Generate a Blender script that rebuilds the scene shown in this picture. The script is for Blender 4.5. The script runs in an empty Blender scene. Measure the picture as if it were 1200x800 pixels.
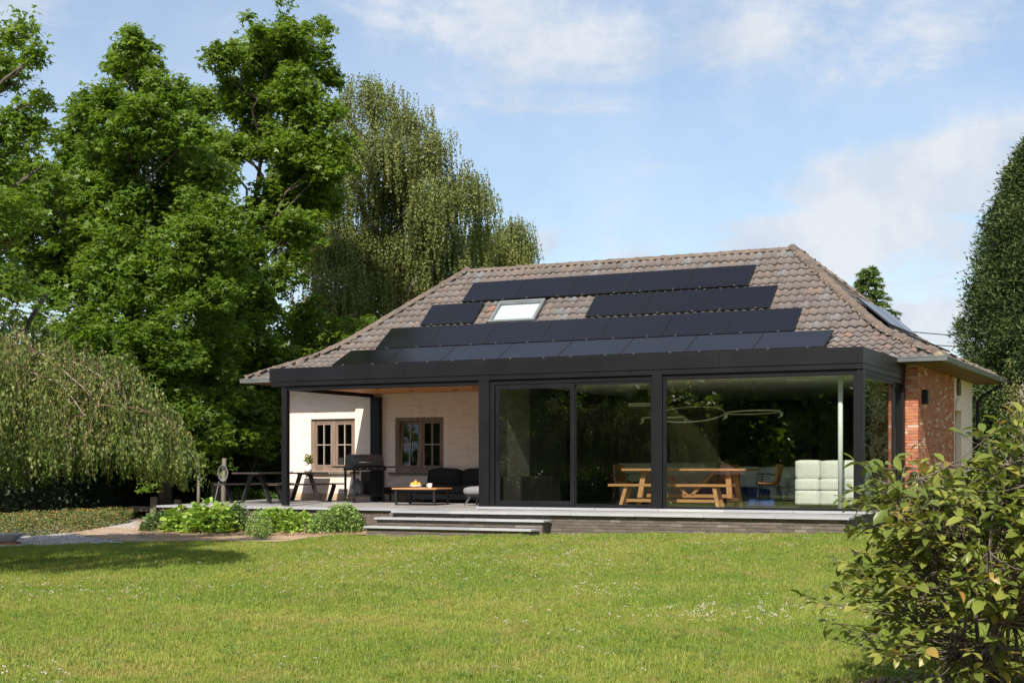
import bpy, bmesh, math, random
import numpy as np
from mathutils import Vector, Matrix

R = math.radians
PI = math.pi
rng = random.Random(7)
npr = np.random.default_rng(11)
scene = bpy.context.scene
col = scene.collection

# ------------------------------------------------------------------ camera
CAM = Vector((5.963, -26.08, 0.76))
YAW = R(26.5)
cam_d = bpy.data.cameras.new('camera')
cam = bpy.data.objects.new('camera', cam_d)
col.objects.link(cam)
cam.location = CAM
cam.rotation_euler = (R(90), 0, YAW)
cam_d.sensor_width = 36
cam_d.lens = 51.0
cam_d.shift_y = 0.1242
cam_d.clip_start = 0.1
cam_d.clip_end = 3000
scene.camera = cam
FWD = Vector((-math.sin(YAW), math.cos(YAW), 0))
RGT = Vector((math.cos(YAW), math.sin(YAW), 0))

def place(right, up, dist):
    """a point `dist` metres ahead of where the photographer stood, `right` metres across, `up` metres above eye level"""
    p = CAM + FWD * dist + RGT * right
    return Vector((p.x, p.y, CAM.z + up))
def sight(a, b, dist):
    """same, from a survey reading (a across, b down, in photo units of 1/1700 rad) at a known distance"""
    return place((a - 600) / 1700 * dist, (549 - b) / 1700 * dist, dist)

# ------------------------------------------------------------------ sun and sky
SUNV = Vector((0.215, -1.04, 1.0)).normalized()      # towards the sun
elev = math.asin(SUNV.z)
sun_d = bpy.data.lights.new('sun', 'SUN')
sun = bpy.data.objects.new('sun', sun_d)
col.objects.link(sun)
sun_d.energy = 4.2
sun_d.angle = R(0.53)
sun_d.color = (1.0, 0.93, 0.83)
sun.rotation_euler = (-SUNV).to_track_quat('-Z', 'Y').to_euler()
sun.location = (0, -20, 40)

world = bpy.data.worlds.new('World')
scene.world = world
world.use_nodes = True
wn, wl = world.node_tree.nodes, world.node_tree.links
wn.clear()
wo = wn.new('ShaderNodeOutputWorld')
bg = wn.new('ShaderNodeBackground')
sky = wn.new('ShaderNodeTexSky')
sky.sky_type = 'NISHITA'
sky.sun_disc = False
sky.sun_elevation = elev
sky.sun_rotation = math.atan2(SUNV.x, SUNV.y)
sky.air_density = 1.0
sky.dust_density = 1.0
sky.ozone_density = 1.6
bg.inputs['Strength'].default_value = 0.097
def wmath(op, a, b=None, c=None):
    n = wn.new('ShaderNodeMath'); n.operation = op
    for i, v in enumerate((a, b, c)):
        if v is None: continue
        if isinstance(v, (int, float)): n.inputs[i].default_value = v
        else: wl.new(v, n.inputs[i])
    return n.outputs[0]
tc = wn.new('ShaderNodeTexCoord')
sep = wn.new('ShaderNodeSeparateXYZ'); wl.new(tc.outputs['Generated'], sep.inputs[0])
zc = wmath('MAXIMUM', sep.outputs['Z'], 0.04)
az = wmath('ARCTAN2', sep.outputs['X'], sep.outputs['Y'])
# clouds lie on a high flat layer: direction / height, so they flatten towards the horizon
inv = wmath('DIVIDE', 1.0, wmath('ADD', zc, 0.12))
px_ = wmath('MULTIPLY', sep.outputs['X'], inv)
py_ = wmath('MULTIPLY', sep.outputs['Y'], inv)
cmb = wn.new('ShaderNodeCombineXYZ'); wl.new(px_, cmb.inputs[0]); wl.new(py_, cmb.inputs[1])
nz = wn.new('ShaderNodeTexNoise'); nz.inputs['Scale'].default_value = 2.6; nz.inputs['Detail'].default_value = 13
nz.inputs['Roughness'].default_value = 0.62; nz.inputs['Distortion'].default_value = 0.5
wl.new(cmb.outputs[0], nz.inputs['Vector'])
nz2 = wn.new('ShaderNodeTexNoise'); nz2.inputs['Scale'].default_value = 14; nz2.inputs['Detail'].default_value = 10; nz2.inputs['Roughness'].default_value = .6
wl.new(tc.outputs['Generated'], nz2.inputs['Vector'])
# banks of cloud: (azimuth, elevation, half widths, weight)
def bank(a0, e0, wa, we, k, tilt=0.0):
    da = wmath('SUBTRACT', az, a0)
    de = wmath('SUBTRACT', wmath('ARCSINE', sep.outputs['Z']), e0)
    de = wmath('SUBTRACT', de, wmath('MULTIPLY', da, tilt))
    q = wmath('ADD', wmath('POWER', wmath('ABSOLUTE', wmath('DIVIDE', da, wa)), 2), wmath('POWER', wmath('ABSOLUTE', wmath('DIVIDE', de, we)), 2))
    return wmath('MULTIPLY', wmath('EXPONENT', wmath('MULTIPLY', q, -1)), k)
def azel(a, b):
    d = FWD + RGT * ((a - 600) / 1700) + Vector((0, 0, (549 - b) / 1700))
    d.normalize()
    return math.atan2(d.x, d.y), math.asin(d.z)
tot = None
BANKS = [(640, 40, 190, 45, .30, -.10), (590, 110, 60, 40, .16, 0), (880, 25, 120, 40, .26, 0), (1100, 60, 90, 34, .24, .25),
         (1040, 235, 190, 62, .42, .22), (1180, 175, 110, 40, .34, .2), (740, 300, 45, 14, .34, 0), (640, 285, 26, 24, .30, 0),
         (900, 305, 130, 30, .34, .1), (1100, 380, 120, 60, .34, .1), (300, 420, 500, 60, .3, 0), (20, 10, 60, 30, .24, 0), (-300, 260, 260, 60, .3, 0), (1700, 150, 300, 80, .32, 0)]
for a, b, ra, rb, k, tl in BANKS:
    A, E_ = azel(a, b)
    o = bank(A, E_, ra / 1700, rb / 1700, k, tl)
    tot = o if tot is None else wmath('ADD', tot, o)
dens = wmath('ADD', wmath('ADD', wmath('MULTIPLY', nz.outputs['Fac'], 1.05), wmath('MULTIPLY', nz2.outputs['Fac'], 0.42)), wmath('MINIMUM', tot, .42))
mr = wn.new('ShaderNodeMapRange'); mr.interpolation_type = 'SMOOTHERSTEP'
wl.new(dens, mr.inputs[0]); mr.inputs[1].default_value = 0.76; mr.inputs[2].default_value = 1.12
mr.inputs[3].default_value = 0.28; mr.inputs[4].default_value = 0.95
# brighter, slightly lavender white for cloud; physically scaled to the Nishita sky
cl = wn.new('ShaderNodeMix'); cl.data_type = 'RGBA'
crp = wn.new('ShaderNodeMapRange'); crp.inputs[1].default_value = .36; crp.inputs[2].default_value = .62; wl.new(nz2.outputs['Fac'], crp.inputs[0]); wl.new(crp.outputs[0], cl.inputs[0])
cl.inputs[6].default_value = (3.7, 4.25, 5.0, 1); cl.inputs[7].default_value = (4.9, 5.15, 5.5, 1)
mx = wn.new('ShaderNodeMix'); mx.data_type = 'RGBA'
wl.new(mr.outputs[0], mx.inputs[0]); wl.new(sky.outputs[0], mx.inputs[6]); wl.new(cl.outputs[2], mx.inputs[7])
wl.new(mx.outputs[2], bg.inputs[0]); wl.new(bg.outputs[0], wo.inputs[0])

scene.view_settings.view_transform = 'Standard'
scene.view_settings.look = 'None'
scene.view_settings.exposure = 0.76
scene.view_settings.gamma = 1
scene.view_settings.use_curve_mapping = False
scene.render.engine = 'CYCLES'
scene.cycles.max_bounces = 10
scene.cycles.transparent_max_bounces = 24
scene.cycles.use_denoising = True

# ------------------------------------------------------------------ materials
def mat_base(name):
    m = bpy.data.materials.new(name); m.use_nodes = True
    nt = m.node_tree
    return m, nt.nodes, nt.links, nt.nodes['Principled BSDF']
def setc(p, k, v):
    p.inputs[k].default_value = v
def rgba(c): return (c[0], c[1], c[2], 1)
def noisy(name, c1, c2, scale=5.0, rough=0.6, bump=0.0, bscale=40.0, metallic=0.0, coord='Object', stretch=(1, 1, 1), per=0.0, c3=None, s2=0.6, spec=0.5, detail=6, dist=0.02):
    """two-tone noise colour, optional per-piece value shift and a fine bump"""
    m, n, l, p = mat_base(name)
    t = n.new('ShaderNodeTexCoord') if coord == 'Object' else n.new('ShaderNodeNewGeometry')
    out = t.outputs['Object'] if coord == 'Object' else t.outputs['Position']
    mp = n.new('ShaderNodeMapping'); mp.inputs['Scale'].default_value = stretch
    l.new(out, mp.inputs[0])
    a = n.new('ShaderNodeTexNoise'); a.inputs['Scale'].default_value = scale; a.inputs['Detail'].default_value = detail
    l.new(mp.outputs[0], a.inputs[0])
    r = n.new('ShaderNodeValToRGB'); r.color_ramp.elements[0].position = 0.32; r.color_ramp.elements[1].position = 0.68
    r.color_ramp.elements[0].color = rgba(c1); r.color_ramp.elements[1].color = rgba(c2)
    l.new(a.outputs[0], r.inputs[0]); cur = r.outputs[0]
    if c3:
        a3 = n.new('ShaderNodeTexNoise'); a3.inputs['Scale'].default_value = s2; a3.inputs['Detail'].default_value = 4
        l.new(out, a3.inputs[0])
        q = n.new('ShaderNodeMapRange'); q.inputs[1].default_value = .5; q.inputs[2].default_value = .68; l.new(a3.outputs[0], q.inputs[0])
        x = n.new('ShaderNodeMix'); x.data_type = 'RGBA'; l.new(q.outputs[0], x.inputs[0]); l.new(cur, x.inputs[6]); x.inputs[7].default_value = rgba(c3)
        cur = x.outputs[2]
    if per:
        rnd = piece_random(n, l)
        q = n.new('ShaderNodeMapRange'); q.inputs[3].default_value = 1 - per; q.inputs[4].default_value = 1 + per; l.new(rnd, q.inputs[0])
        h = n.new('ShaderNodeHueSaturation'); l.new(q.outputs[0], h.inputs['Value']); l.new(cur, h.inputs['Color']); cur = h.outputs[0]
    l.new(cur, p.inputs['Base Color'])
    setc(p, 'Roughness', rough); setc(p, 'Metallic', metallic); setc(p, 'Specular IOR Level', spec)
    if bump:
        b = n.new('ShaderNodeBump'); b.inputs['Strength'].default_value = bump; b.inputs['Distance'].default_value = dist
        bn = n.new('ShaderNodeTexNoise'); bn.inputs['Scale'].default_value = bscale; bn.inputs['Detail'].default_value = 5
        l.new(mp.outputs[0], bn.inputs[0]); l.new(bn.outputs[0], b.inputs['Height']); l.new(b.outputs[0], p.inputs['Normal'])
    return m
def piece_random(n, l):
    g = n.new('ShaderNodeNewGeometry'); o = n.new('ShaderNodeObjectInfo')
    s = n.new('ShaderNodeMath'); s.operation = 'ADD'; l.new(g.outputs['Random Per Island'], s.inputs[0]); l.new(o.outputs['Random'], s.inputs[1])
    f = n.new('ShaderNodeMath'); f.operation = 'FRACT'; l.new(s.outputs[0], f.inputs[0])
    return f.outputs[0]
def ramp_piece(name, stops, rough=0.8, bump=0.3, bscale=30, nscale=6, nmix=0.35, spec=.3, bdist=.01, darken=(0.06, 0.055, 0.05)):
    """each piece (brick, tile) takes its own colour from a ramp, with blotches over it"""
    m, n, l, p = mat_base(name)
    rnd = piece_random(n, l)
    r = n.new('ShaderNodeValToRGB')
    while len(r.color_ramp.elements) < len(stops): r.color_ramp.elements.new(0.5)
    for e, (pos, c) in zip(r.color_ramp.elements, stops): e.position = pos; e.color = rgba(c)
    l.new(rnd, r.inputs[0])
    g = n.new('ShaderNodeNewGeometry')
    a = n.new('ShaderNodeTexNoise'); a.inputs['Scale'].default_value = nscale; a.inputs['Detail'].default_value = 8; l.new(g.outputs['Position'], a.inputs[0])
    q = n.new('ShaderNodeMapRange'); q.inputs[1].default_value = .5; q.inputs[2].default_value = .75; q.inputs[4].default_value = nmix; l.new(a.outputs[0], q.inputs[0])
    x = n.new('ShaderNodeMix'); x.data_type = 'RGBA'; l.new(q.outputs[0], x.inputs[0]); l.new(r.outputs[0], x.inputs[6]); x.inputs[7].default_value = rgba(darken)
    l.new(x.outputs[2], p.inputs['Base Color'])
    setc(p, 'Roughness', rough); setc(p, 'Specular IOR Level', spec)
    b = n.new('ShaderNodeBump'); b.inputs['Strength'].default_value = bump; b.inputs['Distance'].default_value = bdist
    bn = n.new('ShaderNodeTexNoise'); bn.inputs['Scale'].default_value = bscale; l.new(g.outputs['Position'], bn.inputs[0])
    l.new(bn.outputs[0], b.inputs['Height']); l.new(b.outputs[0], p.inputs['Normal'])
    return m
def foliage(name, cols, trans=0.3, rough=0.5, nscale=0.5, spec=0.35, patches=False):
    """leaf material: every leaf its own tone from the ramp, shifted in soft drifts, light passing through"""
    m, n, l, p = mat_base(name)
    g = n.new('ShaderNodeNewGeometry')
    oi = n.new('ShaderNodeObjectInfo')
    s0 = n.new('ShaderNodeMath'); s0.operation = 'ADD'; l.new(g.outputs['Random Per Island'], s0.inputs[0]); l.new(oi.outputs['Random'], s0.inputs[1])
    s1 = n.new('ShaderNodeMath'); s1.operation = 'FRACT'; l.new(s0.outputs[0], s1.inputs[0])
    a = n.new('ShaderNodeTexNoise'); a.inputs['Scale'].default_value = nscale; a.inputs['Detail'].default_value = 3; l.new(g.outputs['Position'], a.inputs[0])
    k = n.new('ShaderNodeMath'); k.operation = 'MULTIPLY_ADD'; l.new(a.outputs[0], k.inputs[0]); k.inputs[1].default_value = 0.9; 
    k2 = n.new('ShaderNodeMath'); k2.operation = 'MULTIPLY_ADD'; l.new(s1.outputs[0], k2.inputs[0]); k2.inputs[1].default_value = 0.65; k2.inputs[2].default_value = -0.28
    l.new(k2.outputs[0], k.inputs[2])
    r = n.new('ShaderNodeValToRGB')
    while len(r.color_ramp.elements) < len(cols): r.color_ramp.elements.new(0.5)
    for i, (e, c) in enumerate(zip(r.color_ramp.elements, cols)):
        e.position = c[3] if len(c) > 3 else i / (len(cols) - 1); e.color = rgba(c)
    l.new(k.outputs[0], r.inputs[0])
    rcol = r.outputs[0]
    if patches:      # worn straw-coloured spots of unequal size
        a2 = n.new('ShaderNodeTexNoise'); a2.inputs['Scale'].default_value = 1.7; a2.inputs['Detail'].default_value = 6; a2.inputs['Distortion'].default_value = .6; l.new(g.outputs['Position'], a2.inputs[0])
        q2 = n.new('ShaderNodeMapRange'); q2.inputs[1].default_value = .50; q2.inputs[2].default_value = .72; q2.inputs[4].default_value = .8; l.new(a2.outputs[0], q2.inputs[0])
        x2 = n.new('ShaderNodeMix'); x2.data_type = 'RGBA'; l.new(q2.outputs[0], x2.inputs[0]); l.new(rcol, x2.inputs[6]); x2.inputs[7].default_value = (.36, .30, .10, 1)
        a3 = n.new('ShaderNodeTexNoise'); a3.inputs['Scale'].default_value = .8; a3.inputs['Detail'].default_value = 5; l.new(o3(n, l, g), a3.inputs[0])
        q3 = n.new('ShaderNodeMapRange'); q3.inputs[1].default_value = .54; q3.inputs[2].default_value = .68; q3.inputs[4].default_value = .6; l.new(a3.outputs[0], q3.inputs[0])
        x3 = n.new('ShaderNodeMix'); x3.data_type = 'RGBA'; l.new(q3.outputs[0], x3.inputs[0]); l.new(x2.outputs[2], x3.inputs[6]); x3.inputs[7].default_value = (.14, .245, .03, 1)
        rcol = x3.outputs[2]
    l.new(rcol, p.inputs['Base Color'])
    setc(p, 'Roughness', rough); setc(p, 'Specular IOR Level', spec)
    tr = n.new('ShaderNodeBsdfTranslucent')
    h = n.new('ShaderNodeHueSaturation'); h.inputs['Saturation'].default_value = 1.1; h.inputs['Value'].default_value = 1.5; h.inputs['Hue'].default_value = .49
    l.new(rcol, h.inputs['Color']); l.new(h.outputs[0], tr.inputs[0])
    mixs = n.new('ShaderNodeMixShader'); mixs.inputs[0].default_value = trans
    l.new(p.outputs[0], mixs.inputs[1]); l.new(tr.outputs[0], mixs.inputs[2])
    l.new(mixs.outputs[0], n['Material Output'].inputs[0])
    return m
def o3(n, l, g):
    m = n.new('ShaderNodeMapping'); m.inputs['Location'].default_value = (31, 17, 5); l.new(g.outputs['Position'], m.inputs[0]); return m.outputs[0]
def glass(name, tint, refl=1.0, rough=0.0, ior=1.5):
    """window pane: see-through tinted sheet with a mirror-like coat that grows at grazing angles"""
    m, n, l, p = mat_base(name)
    n.remove(p)
    t = n.new('ShaderNodeBsdfTransparent'); t.inputs[0].default_value = rgba(tint)
    g = n.new('ShaderNodeBsdfGlossy'); g.inputs['Roughness'].default_value = rough; g.inputs[0].default_value = (refl, refl, refl, 1)
    f = n.new('ShaderNodeFresnel'); geo = n.new('ShaderNodeNewGeometry')
    bk = n.new('ShaderNodeMapRange'); bk.inputs[3].default_value = ior; bk.inputs[4].default_value = 1 / ior     # same coat on both faces
    l.new(geo.outputs['Backfacing'], bk.inputs[0]); l.new(bk.outputs[0], f.inputs[0])
    x = n.new('ShaderNodeMixShader'); l.new(f.outputs[0], x.inputs[0]); l.new(t.outputs[0], x.inputs[1]); l.new(g.outputs[0], x.inputs[2])
    l.new(x.outputs[0], n['Material Output'].inputs[0])
    return m

M = {}
M['alu'] = noisy('anthracite_aluminium', (0.0058, 0.0058, 0.007), (0.0095, 0.0095, 0.0115), 1.6, 0.42, bump=.02, bscale=300, coord='P', spec=.3)
M['alu_dark'] = noisy('black_aluminium', (0.005, 0.005, 0.006), (0.007, 0.007, 0.008), 3, 0.5, coord='P', spec=.25)
M['black_steel'] = noisy('black_powder_coated_steel', (0.010, 0.010, 0.011), (0.015, 0.015, 0.017), 8, 0.5, bump=.05, bscale=200)
M['zinc'] = noisy('weathered_zinc', (0.15, 0.165, 0.165), (0.21, 0.22, 0.22), 4, 0.5, metallic=.3, coord='P', bump=.05)
M['white_brick'] = ramp_piece('cream_washed_brick', [(0, (.68, .55, .49)), (.12, (.73, .60, .53)), (.5, (.765, .635, .565)), (1, (.79, .665, .595))], .85, .2, 60, 1.3, .3, darken=(.64, .53, .46))
M['white_mortar'] = noisy('cream_mortar', (.68, .57, .49), (.73, .62, .54), 8, .9, .2, 60, coord='P')
M['red_brick'] = ramp_piece('old_red_brick', [(0, (.28, .10, .055)), (.3, (.37, .14, .075)), (.6, (.47, .185, .095)), (.82, (.36, .11, .06)), (.88, (.50, .26, .17)), (.93, (.60, .46, .37)), (.97, (.30, .12, .08)), (1, (.50, .2, .09))], .88, .6, 50, 5, .35, darken=(.2, .08, .06))
M['grey_mortar'] = noisy('pale_mortar', (.34, .26, .20), (.46, .37, .30), 8, .95, .3, 60, coord='P')
M['plinth_brick'] = ramp_piece('grey_brown_plinth_brick', [(0, (.095, .077, .065)), (.5, (.115, .094, .08)), (.85, (.135, .112, .095)), (.96, (.17, .145, .125)), (1, (.21, .185, .16))], .88, .6, 50, 3, .4, darken=(.09, .07, .055))
M['plinth_mortar'] = noisy('dull_plinth_mortar', (.10, .083, .07), (.15, .125, .105), 8, .95, .3, 60, coord='P')
M['stone_course'] = ramp_piece('tan_stone_course', [(0, (.42, .30, .19)), (.5, (.50, .38, .26)), (1, (.58, .47, .34))], .85, .6, 30, 6, .3, darken=(.3, .2, .12))
M['bluestone'] = ramp_piece('grey_bluestone_slab', [(0, (.30, .305, .32)), (.5, (.34, .345, .36)), (1, (.38, .385, .40))], .55, .15, 60, 2.5, .5, .4, .004, darken=(.27, .27, .28))
M['deck_slab'] = ramp_piece('grey_terrace_slab', [(0, (.25, .235, .225)), (.5, (.285, .27, .26)), (1, (.32, .305, .295))], .6, .15, 60, 1.5, .5, .4, .004, darken=(.22, .2, .19))
M['tile'] = ramp_piece('old_clay_roof_tile', [(0, (.118, .101, .093)), (.25, (.142, .12, .109)), (.52, (.16, .133, .119)), (.70, (.135, .118, .11)), (.82, (.178, .133, .11)), (.87, (.145, .142, .142)), (.94, (.165, .163, .165)), (.99, (.165, .15, .145)), (1, (.25, .12, .08))], .85, .6, 25, 2.4, .6, .25, .01, darken=(.095, .08, .07))
M['ridge'] = ramp_piece('ridge_tile_clay', [(0, (.11, .088, .075)), (.5, (.135, .105, .086)), (1, (.16, .12, .095))], .88, .8, 20, 8, .5, darken=(.20, .17, .125))
M['ridge_mortar'] = noisy('crumbling_ridge_mortar', (.22, .175, .12), (.34, .27, .19), 12, .95, .9, 40, coord='P')
M['underroof'] = noisy('roof_felt', (.05, .04, .035), (.07, .055, .045), 4, .95, coord='P')
M['cedar'] = ramp_piece('warm_cedar_board', [(0, (.52, .20, .06)), (.5, (.60, .25, .08)), (1, (.68, .31, .11))], .55, .2, 80, 12, .25, .4, .002, darken=(.34, .14, .05))
M['soffit'] = ramp_piece('brown_soffit_board', [(0, (.12, .065, .035)), (1, (.17, .095, .05))], .6, .2, 60, 6, .3, darken=(.09, .05, .03))
M['old_wood'] = noisy('weathered_window_oak', (.155, .105, .075), (.25, .18, .135), 9, .7, .3, 60, stretch=(1, 1, .12), coord='P')
M['muntin'] = noisy('greyed_glazing_bar', (.30, .25, .20), (.38, .33, .27), 9, .7, .2, 60, coord='P')
M['oak'] = noisy('golden_oak', (.44, .22, .085), (.56, .30, .13), 14, .42, .15, 90, stretch=(.15, 1, 1), coord='P')
M['fence_wood'] = noisy('grey_fence_wood', (.10, .085, .065), (.19, .16, .125), 12, .9, .6, 60, stretch=(1, 1, .15), coord='P')
M['leather'] = noisy('cognac_leather', (.24, .095, .03), (.32, .14, .05), 9, .45, .2, 60)
M['sofa_white'] = noisy('ivory_leather', (.70, .70, .64), (.77, .77, .71), 5, .5, .25, 14, dist=.03)
M['cushion_black'] = noisy('black_outdoor_fabric', (.012, .012, .013), (.02, .02, .021), 30, .95, .3, 200)
M['ottoman'] = noisy('grey_outdoor_fabric', (.17, .17, .18), (.23, .23, .24), 30, .95, .3, 200)
M['glass'] = glass('greenish_float_glass', (.91, .93, .905), .95, 0.0, 1.95)
M['glass_side'] = glass('greenish_side_glass', (.84, .89, .85), .95, 0.0, 1.9)
M['glass_old'] = glass('old_window_glass', (.88, .9, .9), .8, 0.02, 1.5)
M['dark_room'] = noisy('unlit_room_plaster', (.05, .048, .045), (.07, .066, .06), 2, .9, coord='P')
M['plaster'] = noisy('white_ceiling_plaster', (.74, .76, .68), (.80, .82, .74), 2, .9, coord='P')
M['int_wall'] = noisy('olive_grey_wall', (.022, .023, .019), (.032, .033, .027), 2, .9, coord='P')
M['int_floor'] = noisy('pale_screed_floor', (.13, .135, .125), (.17, .175, .16), 3, .35, coord='P')
M['island'] = noisy('sand_kitchen_panel', (.40, .37, .27), (.46, .42, .31), 4, .6, coord='P')
M['sideboard'] = noisy('black_brown_veneer', (.02, .018, .016), (.03, .027, .024), 4, .4)
M['white_pole'] = noisy('white_lacquer', (.78, .80, .78), (.83, .85, .83), 4, .4)
M['brass'] = noisy('pale_brass', (.62, .62, .46), (.68, .68, .52), 4, .45)
M['blue'] = noisy('deep_blue_fabric', (.02, .05, .20), (.03, .07, .27), 6, .8)
M['acrylic'] = glass('clear_acrylic', (.85, .9, .95), 1.0, .05, 1.45)
M['curtain'] = noisy('pale_curtain', (.13, .14, .125), (.16, .17, .15), 6, .9)
M['bbq_lid'] = noisy('grey_enamel_lid', (.08, .082, .088), (.10, .102, .108), 6, .35)
M['chrome'] = noisy('brushed_steel', (.5, .5, .5), (.6, .6, .6), 6, .3, metallic=1)
M['ceramic'] = noisy('off_white_ceramic', (.72, .71, .68), (.8, .79, .76), 6, .35)
M['orange_fruit'] = noisy('orange_fruit', (.75, .26, .03), (.85, .42, .05), 10, .5)
M['bark'] = noisy('grey_brown_bark', (.07, .055, .042), (.14, .115, .09), 10, .95, .9, 30, coord='P', stretch=(1, 1, .3))
M['branch'] = noisy('brown_branch_bark', (.075, .06, .045), (.15, .12, .09), 14, .85, .5, 40, coord='P')
M['bark_pale'] = noisy('pale_twig_bark', (.24, .19, .14), (.34, .28, .22), 14, .85, .5, 40, coord='P')
M['birch_bark'] = noisy('white_birch_bark', (.20, .18, .16), (.55, .53, .5), 5, .85, .5, 40, coord='P', stretch=(.6, .6, 2))
M['cable'] = noisy('black_cable', (.02, .02, .02), (.03, .03, .03), 6, .6)
M['hose'] = noisy('pale_hose', (.12, .12, .12), (.17, .17, .17), 6, .5)
M['solar_frame'] = noisy('black_panel_frame', (.008, .008, .009), (.012, .012, .013), 6, .35)
M['reddish_twig'] = noisy('reddish_birch_twig', (.12, .07, .045), (.22, .14, .09), 14, .8)
M['clamp'] = noisy('dull_clamp_metal', (.05, .05, .05), (.09, .09, .09), 6, .5)
M['blind'] = noisy('white_blind', (.72, .76, .78), (.78, .82, .84), 3, .8)

def solar_mat():
    m, n, l, p = mat_base('monocrystalline_cells')
    t = n.new('ShaderNodeTexCoord'); s = n.new('ShaderNodeSeparateXYZ'); l.new(t.outputs['Object'], s.inputs[0])
    def lines(ax, pitch, w):
        a = n.new('ShaderNodeMath'); a.operation = 'DIVIDE'; l.new(s.outputs[ax], a.inputs[0]); a.inputs[1].default_value = pitch
        b = n.new('ShaderNodeMath'); b.operation = 'FRACT'; l.new(a.outputs[0], b.inputs[0])
        c = n.new('ShaderNodeMath'); c.operation = 'LESS_THAN'; l.new(b.outputs[0], c.inputs[0]); c.inputs[1].default_value = w
        return c.outputs[0]
    mxn = n.new('ShaderNodeMath'); mxn.operation = 'MAXIMUM'; l.new(lines(0, .148, .05), mxn.inputs[0]); l.new(lines(1, .148, .03), mxn.inputs[1])
    x = n.new('ShaderNodeMix'); x.data_type = 'RGBA'; l.new(mxn.outputs[0], x.inputs[0])
    x.inputs[6].default_value = (.0045, .004, .0065, 1); x.inputs[7].default_value = (.009, .0085, .012, 1)
    l.new(x.outputs[2], p.inputs['Base Color']); setc(p, 'Roughness', .16); setc(p, 'Specular IOR Level', .55)
    g = n.new('ShaderNodeNewGeometry'); nn = n.new('ShaderNodeTexNoise'); nn.inputs['Scale'].default_value = 1.1; l.new(g.outputs['Position'], nn.inputs[0])
    q = n.new('ShaderNodeMapRange'); q.inputs[3].default_value = .12; q.inputs[4].default_value = .28; l.new(nn.outputs[0], q.inputs[0]); l.new(q.outputs[0], p.inputs['Roughness'])
    return m
M['solar'] = solar_mat()

G = {}
G['sweetgum'] = foliage('sweetgum_leaf', [(.065, .125, .015), (.105, .18, .024), (.15, .235, .035), (.22, .31, .07)], .5, .42, .35, spec=.4)
G['sweetgum_far'] = foliage('maple_leaf', [(.075, .125, .015), (.11, .185, .024), (.155, .24, .035), (.23, .315, .07)], .5, .42, .35, spec=.4)
G['birch'] = foliage('birch_leaf', [(.085, .11, .028), (.125, .155, .04), (.17, .195, .052), (.23, .24, .075)], .28, .5, .5)
G['weeping'] = foliage('weeping_birch_leaf', [(.035, .062, .012), (.065, .10, .02), (.11, .15, .03), (.20, .22, .055), (.32, .28, .09)], .28, .5, .9)
G['conifer'] = foliage('conifer_spray', [(.035, .068, .02), (.06, .105, .03), (.10, .15, .045), (.20, .22, .09)], .2, .6, 1.6)
G['cedar'] = foliage('cedar_spray', [(.11, .18, .045), (.16, .25, .06), (.22, .31, .075)], .15, .6, .6)
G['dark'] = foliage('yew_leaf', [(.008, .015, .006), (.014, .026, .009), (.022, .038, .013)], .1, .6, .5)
G['laurel'] = foliage('laurel_leaf', [(.045, .09, .015), (.07, .14, .02), (.10, .19, .03)], .25, .35, .6)
G['magnolia'] = foliage('magnolia_leaf', [(.075, .11, .02, 0), (.12, .16, .03, .3), (.185, .22, .042, .6), (.28, .28, .06, .80), (.36, .17, .05, .93), (.38, .14, .05, 1)], .3, .38, 1.3)
G['broad'] = foliage('bed_leaf', [(.12, .22, .03), (.19, .31, .045), (.29, .42, .07), (.44, .50, .16)], .3, .45, 2)
G['sedum'] = foliage('sedum_leaf', [(.15, .24, .06), (.22, .33, .09), (.32, .43, .14)], .2, .6, 2)
G['herb'] = foliage('herb_leaf', [(.07, .13, .035), (.11, .18, .05), (.16, .24, .08)], .25, .6, 2)
G['cover'] = foliage('ground_cover_leaf', [(.06, .09, .025), (.10, .13, .035), (.16, .17, .05), (.24, .16, .06)], .2, .6, 1.5)
G['flower'] = foliage('orange_petal', [(.55, .16, .03), (.65, .22, .08), (.75, .45, .05)], .2, .6, 2)
G['yellowgreen'] = foliage('yellow_green_leaf', [(.11, .14, .03), (.17, .20, .045), (.23, .25, .07)], .3, .5, .8)
G['clover'] = foliage('clover_flower', [(.44, .41, .34), (.56, .52, .45)], .2, .8, 2)
def grass_mat():
    m = foliage('grass_blade', [(.12, .20, .022), (.19, .265, .035), (.28, .33, .055), (.42, .40, .12)], .35, .6, .45, patches=True)
    return m
G['grass'] = grass_mat()
G['dry'] = foliage('dry_grass_blade', [(.24, .22, .07), (.36, .31, .12), (.50, .43, .21)], .3, .6, 2)
G['weed'] = foliage('clover_leaf', [(.075, .15, .03), (.12, .21, .04), (.18, .27, .07)], .3, .5, 3)

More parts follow.
